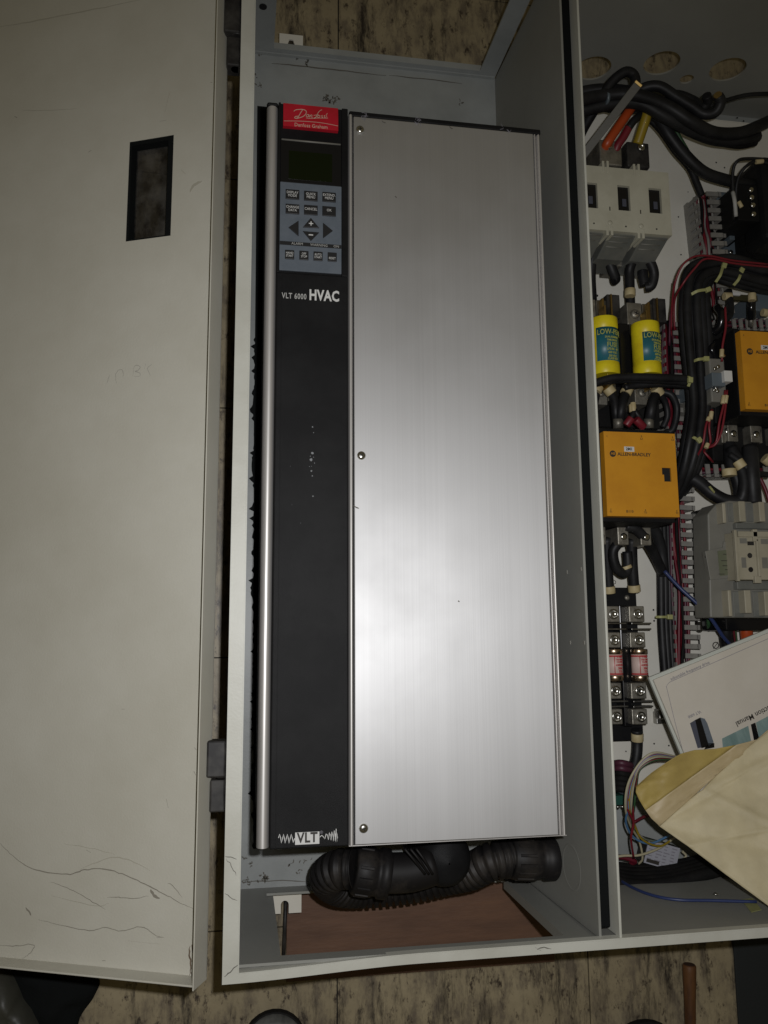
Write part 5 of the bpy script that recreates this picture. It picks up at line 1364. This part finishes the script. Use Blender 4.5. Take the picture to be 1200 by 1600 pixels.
def mquad(name, pts, mt, z0=.00015, z1=.0003):
    q = [ML(x, y) for x, y in pts]; ar = sum(q[i].x * q[(i+1) % len(q)].y - q[(i+1) % len(q)].x * q[i].y for i in range(len(q)))
    if ar < 0: q = q[::-1]
    return obj(name, MB().prism([(p.x, p.y) for p in q], z0, z1), M[mt], man, local=True)
mquad('picture', [(1078, 1130), (1086, 1125), (1096, 1168), (1090, 1169)], 'slate')
mquad('picture', [(1086, 1125), (1094, 1121), (1108, 1166), (1096, 1169)], 'gloss')
mquad('picture', [(1094, 1121), (1101, 1123), (1105, 1130), (1115, 1160), (1107, 1166)], 'pad')
mquad('picture', [(1106, 1161), (1116, 1161), (1116, 1168), (1100, 1171)], 'gloss')
mquad('picture', [(1128, 1154), (1169, 1134), (1176, 1172), (1131, 1185)], 'tealphoto')
mquad('picture', [(1173, 1132), (1180, 1129), (1187, 1158), (1179, 1162)], 'gloss')
mquad('picture', [(1181, 1129), (1240, 1098), (1245, 1150), (1187, 1160)], 'tealphoto')

# ---- envelope: body sheet and flap
ZE = .215
env = thing('manila_envelope', 'large tan manila envelope with its darker flap open, resting on the manual', 'envelope', tuple(P(1030, 1290, ZE)))
def patch(pts, nu, nv, amp, seed, th=.0012, folds=()):
    """bilinear patch, corners given as world points (a b c d round the edge), rumpled"""
    a_, b_, c_, d_ = [Vector(p) for p in pts]; vs = []; fs = []
    for j in range(nv + 1):
        for i in range(nu + 1):
            u, v = i / nu, j / nv
            p = (a_.lerp(b_, u)).lerp(d_.lerp(c_, u), v)
            q = p * 9 + Vector((seed, 0, 0)); h = amp * (noise.noise(q) + .35 * noise.noise(q * 2.7) + .12 * noise.noise(q * 8)) * min(1, u * 9)
            for (fu, fv, du, dv, wd, ah) in folds:
                dd = (u - fu) * dv - (v - fv) * du; h += ah * math.exp(-(dd / wd) ** 2)
            vs.append(p + Vector((0, 0, h)))
    n = len(vs)
    lower = [v - Vector((0, 0, th)) for v in vs]
    W_ = nu + 1
    for j in range(nv):
        for i in range(nu):
            q = (j*W_+i, j*W_+i+1, (j+1)*W_+i+1, (j+1)*W_+i)
            fs.append(q); fs.append(tuple(n + k for k in q[::-1]))
    edge = [i for i in range(nu)] + [j*W_+nu for j in range(nv)] + [nv*W_+i for i in range(nu, 0, -1)] + [j*W_ for j in range(nv, 0, -1)]
    for k in range(len(edge)):
        p, q = edge[k], edge[(k+1) % len(edge)]; fs.append((p, n + p, n + q, q))
    return MB().add(vs + lower, fs, True)
bA = P(1031, 1291, ZE); bB = P(1213, 1424, .296); bD = P(1150, 1186, ZE + .012); bD = bA + (P(1262, 1085, ZE + .02) - bA)
bC = bB + (bD - bA)
obj('body', patch((bA, bB, bC, bD), 70, 70, .008, 3.0, folds=((.35, .5, .85, -.52, .05, .004), (.6, .2, .9, .3, .04, -.003), (.2, .6, .5, .8, .03, .0025), (.25, .3, .95, .1, .012, .0022), (.5, .75, .9, -.3, .010, -.002), (.45, .2, .6, .55, .012, .002), (.12, .4, .3, .9, .010, -.0014))), M['manila'], env)
# flap: polygon with a rounded tip, triangulated as a fan grid
lp_ = [(1031, 1291), (1018, 1279), (1008, 1265), (999, 1250), (993.5, 1238), (994, 1229)]
rp_ = [(1262, 1085), (1225, 1136), (1185, 1155), (1150, 1164), (1118, 1170), (1085, 1172), (1063, 1178), (1042, 1191), (1020, 1206), (994, 1229)]
def along(path, t):
    L_ = [0]
    for i in range(1, len(path)): L_.append(L_[-1] + math.dist(path[i], path[i-1]))
    q = t * L_[-1]
    for i in range(1, len(path)):
        if q <= L_[i] + 1e-9:
            f = (q - L_[i-1]) / (L_[i] - L_[i-1]); return path[i-1][0] + (path[i][0] - path[i-1][0]) * f, path[i-1][1] + (path[i][1] - path[i-1][1]) * f
    return path[-1]
def flap_mesh(t0_, t1_, lift, nv=16, n=26, th=.0008):
    vs = []; fs = []
    for j in range(nv + 1):
        t = min(.999, t0_ + (t1_ - t0_) * j / nv); A = along(lp_, t); B = along(rp_, t)
        for i in range(n):
            q = i / (n - 1); x = A[0] + (B[0] - A[0]) * q; y = A[1] + (B[1] - A[1]) * q
            tt = min(1, t * 6); z = ZE + .0012 + .012 * q - .008 * t * t + tt * (.005 * noise.noise(Vector((x * .03, y * .03, 5))) + .0016 * noise.noise(Vector((x * .12, y * .12, 9))))
            p = P(x, y, z); p.z += lift; vs.append(p)
    m = len(vs); vs += [v - Vector((0, 0, th)) for v in vs]
    for j in range(nv):
        for i in range(n - 1):
            q = (j*n+i, j*n+i+1, (j+1)*n+i+1, (j+1)*n+i); fs += [q, tuple(m + k for k in q[::-1])]
    for i in range(n - 1): fs += [(i, m+i, m+i+1, i+1), (nv*n+i+1, m+nv*n+i+1, m+nv*n+i, nv*n+i)]
    for j in range(nv): fs += [(j*n, (j+1)*n, m+(j+1)*n, m+j*n), (j*n+n-1, m+j*n+n-1, m+(j+1)*n+n-1, (j+1)*n+n-1)]
    return MB().add(vs, fs, True)
obj('flap', flap_mesh(.45, 1, 0), M['gum'], env, label='dark yellow gummed flap')
obj('flap_band', flap_mesh(0, .45, 0), M['flapband'], env)

# ------------------------------------------------------------------ things on the floor
hd = thing('wooden_handle', 'orange brown wooden tool handle lying on the floor at the lower right', 'handle', tuple(P(1078, 1550, .0)))
a_, b_ = P(1077, 1507, .018), P(1080, 1680, .020); Lh = (b_ - a_).length; r0 = .0098
obj('shaft', MB().lathe([(r0*.9, 0), (r0*1.02, .002), (r0*1.02, .01), (r0*.88, .05), (r0*.80, .09), (r0*.9, Lh)], a_, b_ - a_, 26), M['handle'], hd)
obj('end_face', MB().cyl(a_ + (a_ - b_).normalized() * .0006, b_ - a_, r0 * .84, .0007, 20), mat('dark end grain', (.05, .02, .01), .7), hd)
mt_ = obj('floor_mat', MB().box((P(1146, 1480, .003).x, -1.0, .0005), (1.6, P(1146, 1440, .0).y + .2, .005)), M['mat'], None, bevel=.001)
tag(mt_, 'black mat or dark sheet on the floor at the lower right corner', 'mat')
def shoe(name, label, c, R0, scale, m, ang):
    # toe of a shoe: rounded upper with a sole welt
    t = thing(name, label, 'shoe', tuple(c))
    A = Matrix.Translation(c) @ Matrix.Rotation(ang, 4, 'Z')
    nu, nv = 28, 14; vs = []; fs = []
    Wd, Ln, Ht = scale
    for j in range(nv + 1):
        f = j / nv; h = math.sin(f * math.pi / 2)
        k_ = math.cos(f * math.pi / 2) ** .75
        for i in range(nu):
            th = 2 * math.pi * i / nu
            x = Wd * math.cos(th) * k_ * (1.0 if math.sin(th) > 0 else 1.05); y = (Ln if math.sin(th) > 0 else Ln * 2.6) * math.sin(th) * k_
            z = Ht * h * (1 + .5 * max(0, -math.sin(th)) * k_) + .012 + .002 * noise.noise(Vector((x*30, y*30, 2)))
            vs.append(A @ Vector((x, y, z)))
    for j in range(nv):
        for i in range(nu):
            i2 = (i+1) % nu; fs.append((j*nu+i, j*nu+i2, (j+1)*nu+i2, (j+1)*nu+i))
    obj('upper', MB().add(vs, fs, True), m, t)
    pts = [(1.08 * Wd * math.cos(2*math.pi*i/nu), 1.05 * (Ln if math.sin(2*math.pi*i/nu) > 0 else Ln * 2.6) * math.sin(2*math.pi*i/nu)) for i in range(nu)]
    mb = MB().prism(pts, .0008, .014, A); obj('sole', mb, M['blackflat'], t, bevel=.002)
    return t
shoe('shoe', 'scuffed grey shoe toe poking in at the bottom edge beside the door gap', P(428, 1632, .02), 0, (.042, .045, .022), M['shoegrey'], .05)
shoe('shoe', 'very dark shoe toe poking in at the bottom edge right of the floor seam', P(1006, 1648, .02), 0, (.052, .048, .024), M['navy'], -.1)
# dark crumpled cloth at the lower left corner
cl = []
def cloth(name, label, outline, ht, m, seed):
    n = len(outline); ce = sum((P(x, y, .0) for x, y in outline), Vector()) / n; rings = 10; vs = []; fs = []
    o2 = catmull([P(x, y, .0) for x, y in outline + outline[:1]], 5)[:-1]; n = len(o2)
    for j in range(rings + 1):
        f = j / rings
        for p in o2:
            q = p.lerp(ce, f * .999)
            q.z = .001 + ht * math.sin(f * math.pi / 2) ** .6 * (1 + .35 * noise.noise(q * 22 + Vector((seed, 0, 0)))) + (0 if j == 0 else .004 * noise.noise(q * 60))
            vs.append(q)
    for j in range(rings):
        for i in range(n):
            i2 = (i+1) % n; fs.append((j*n+i, (j+1)*n+i, (j+1)*n+i2, j*n+i2))
    o = obj(name, MB().add(vs, fs, True), m, None); tag(o, label, 'cloth' if 'cloth' in name else 'shoe'); return o
cloth('dark_cloth', 'black crumpled cloth on the floor under the lower left edge of the door', [(20, 1480), (90, 1490), (152, 1525), (148, 1555), (125, 1590), (110, 1640), (30, 1640), (10, 1560)], .02, M['foam'], 1)
cloth('worn_cloth', 'dull olive brown cloth bundle at the lower left corner of the picture', [(-60, 1500), (5, 1508), (32, 1530), (42, 1552), (62, 1572), (74, 1600), (70, 1660), (-60, 1660)], .045, M['shoe'], 4)
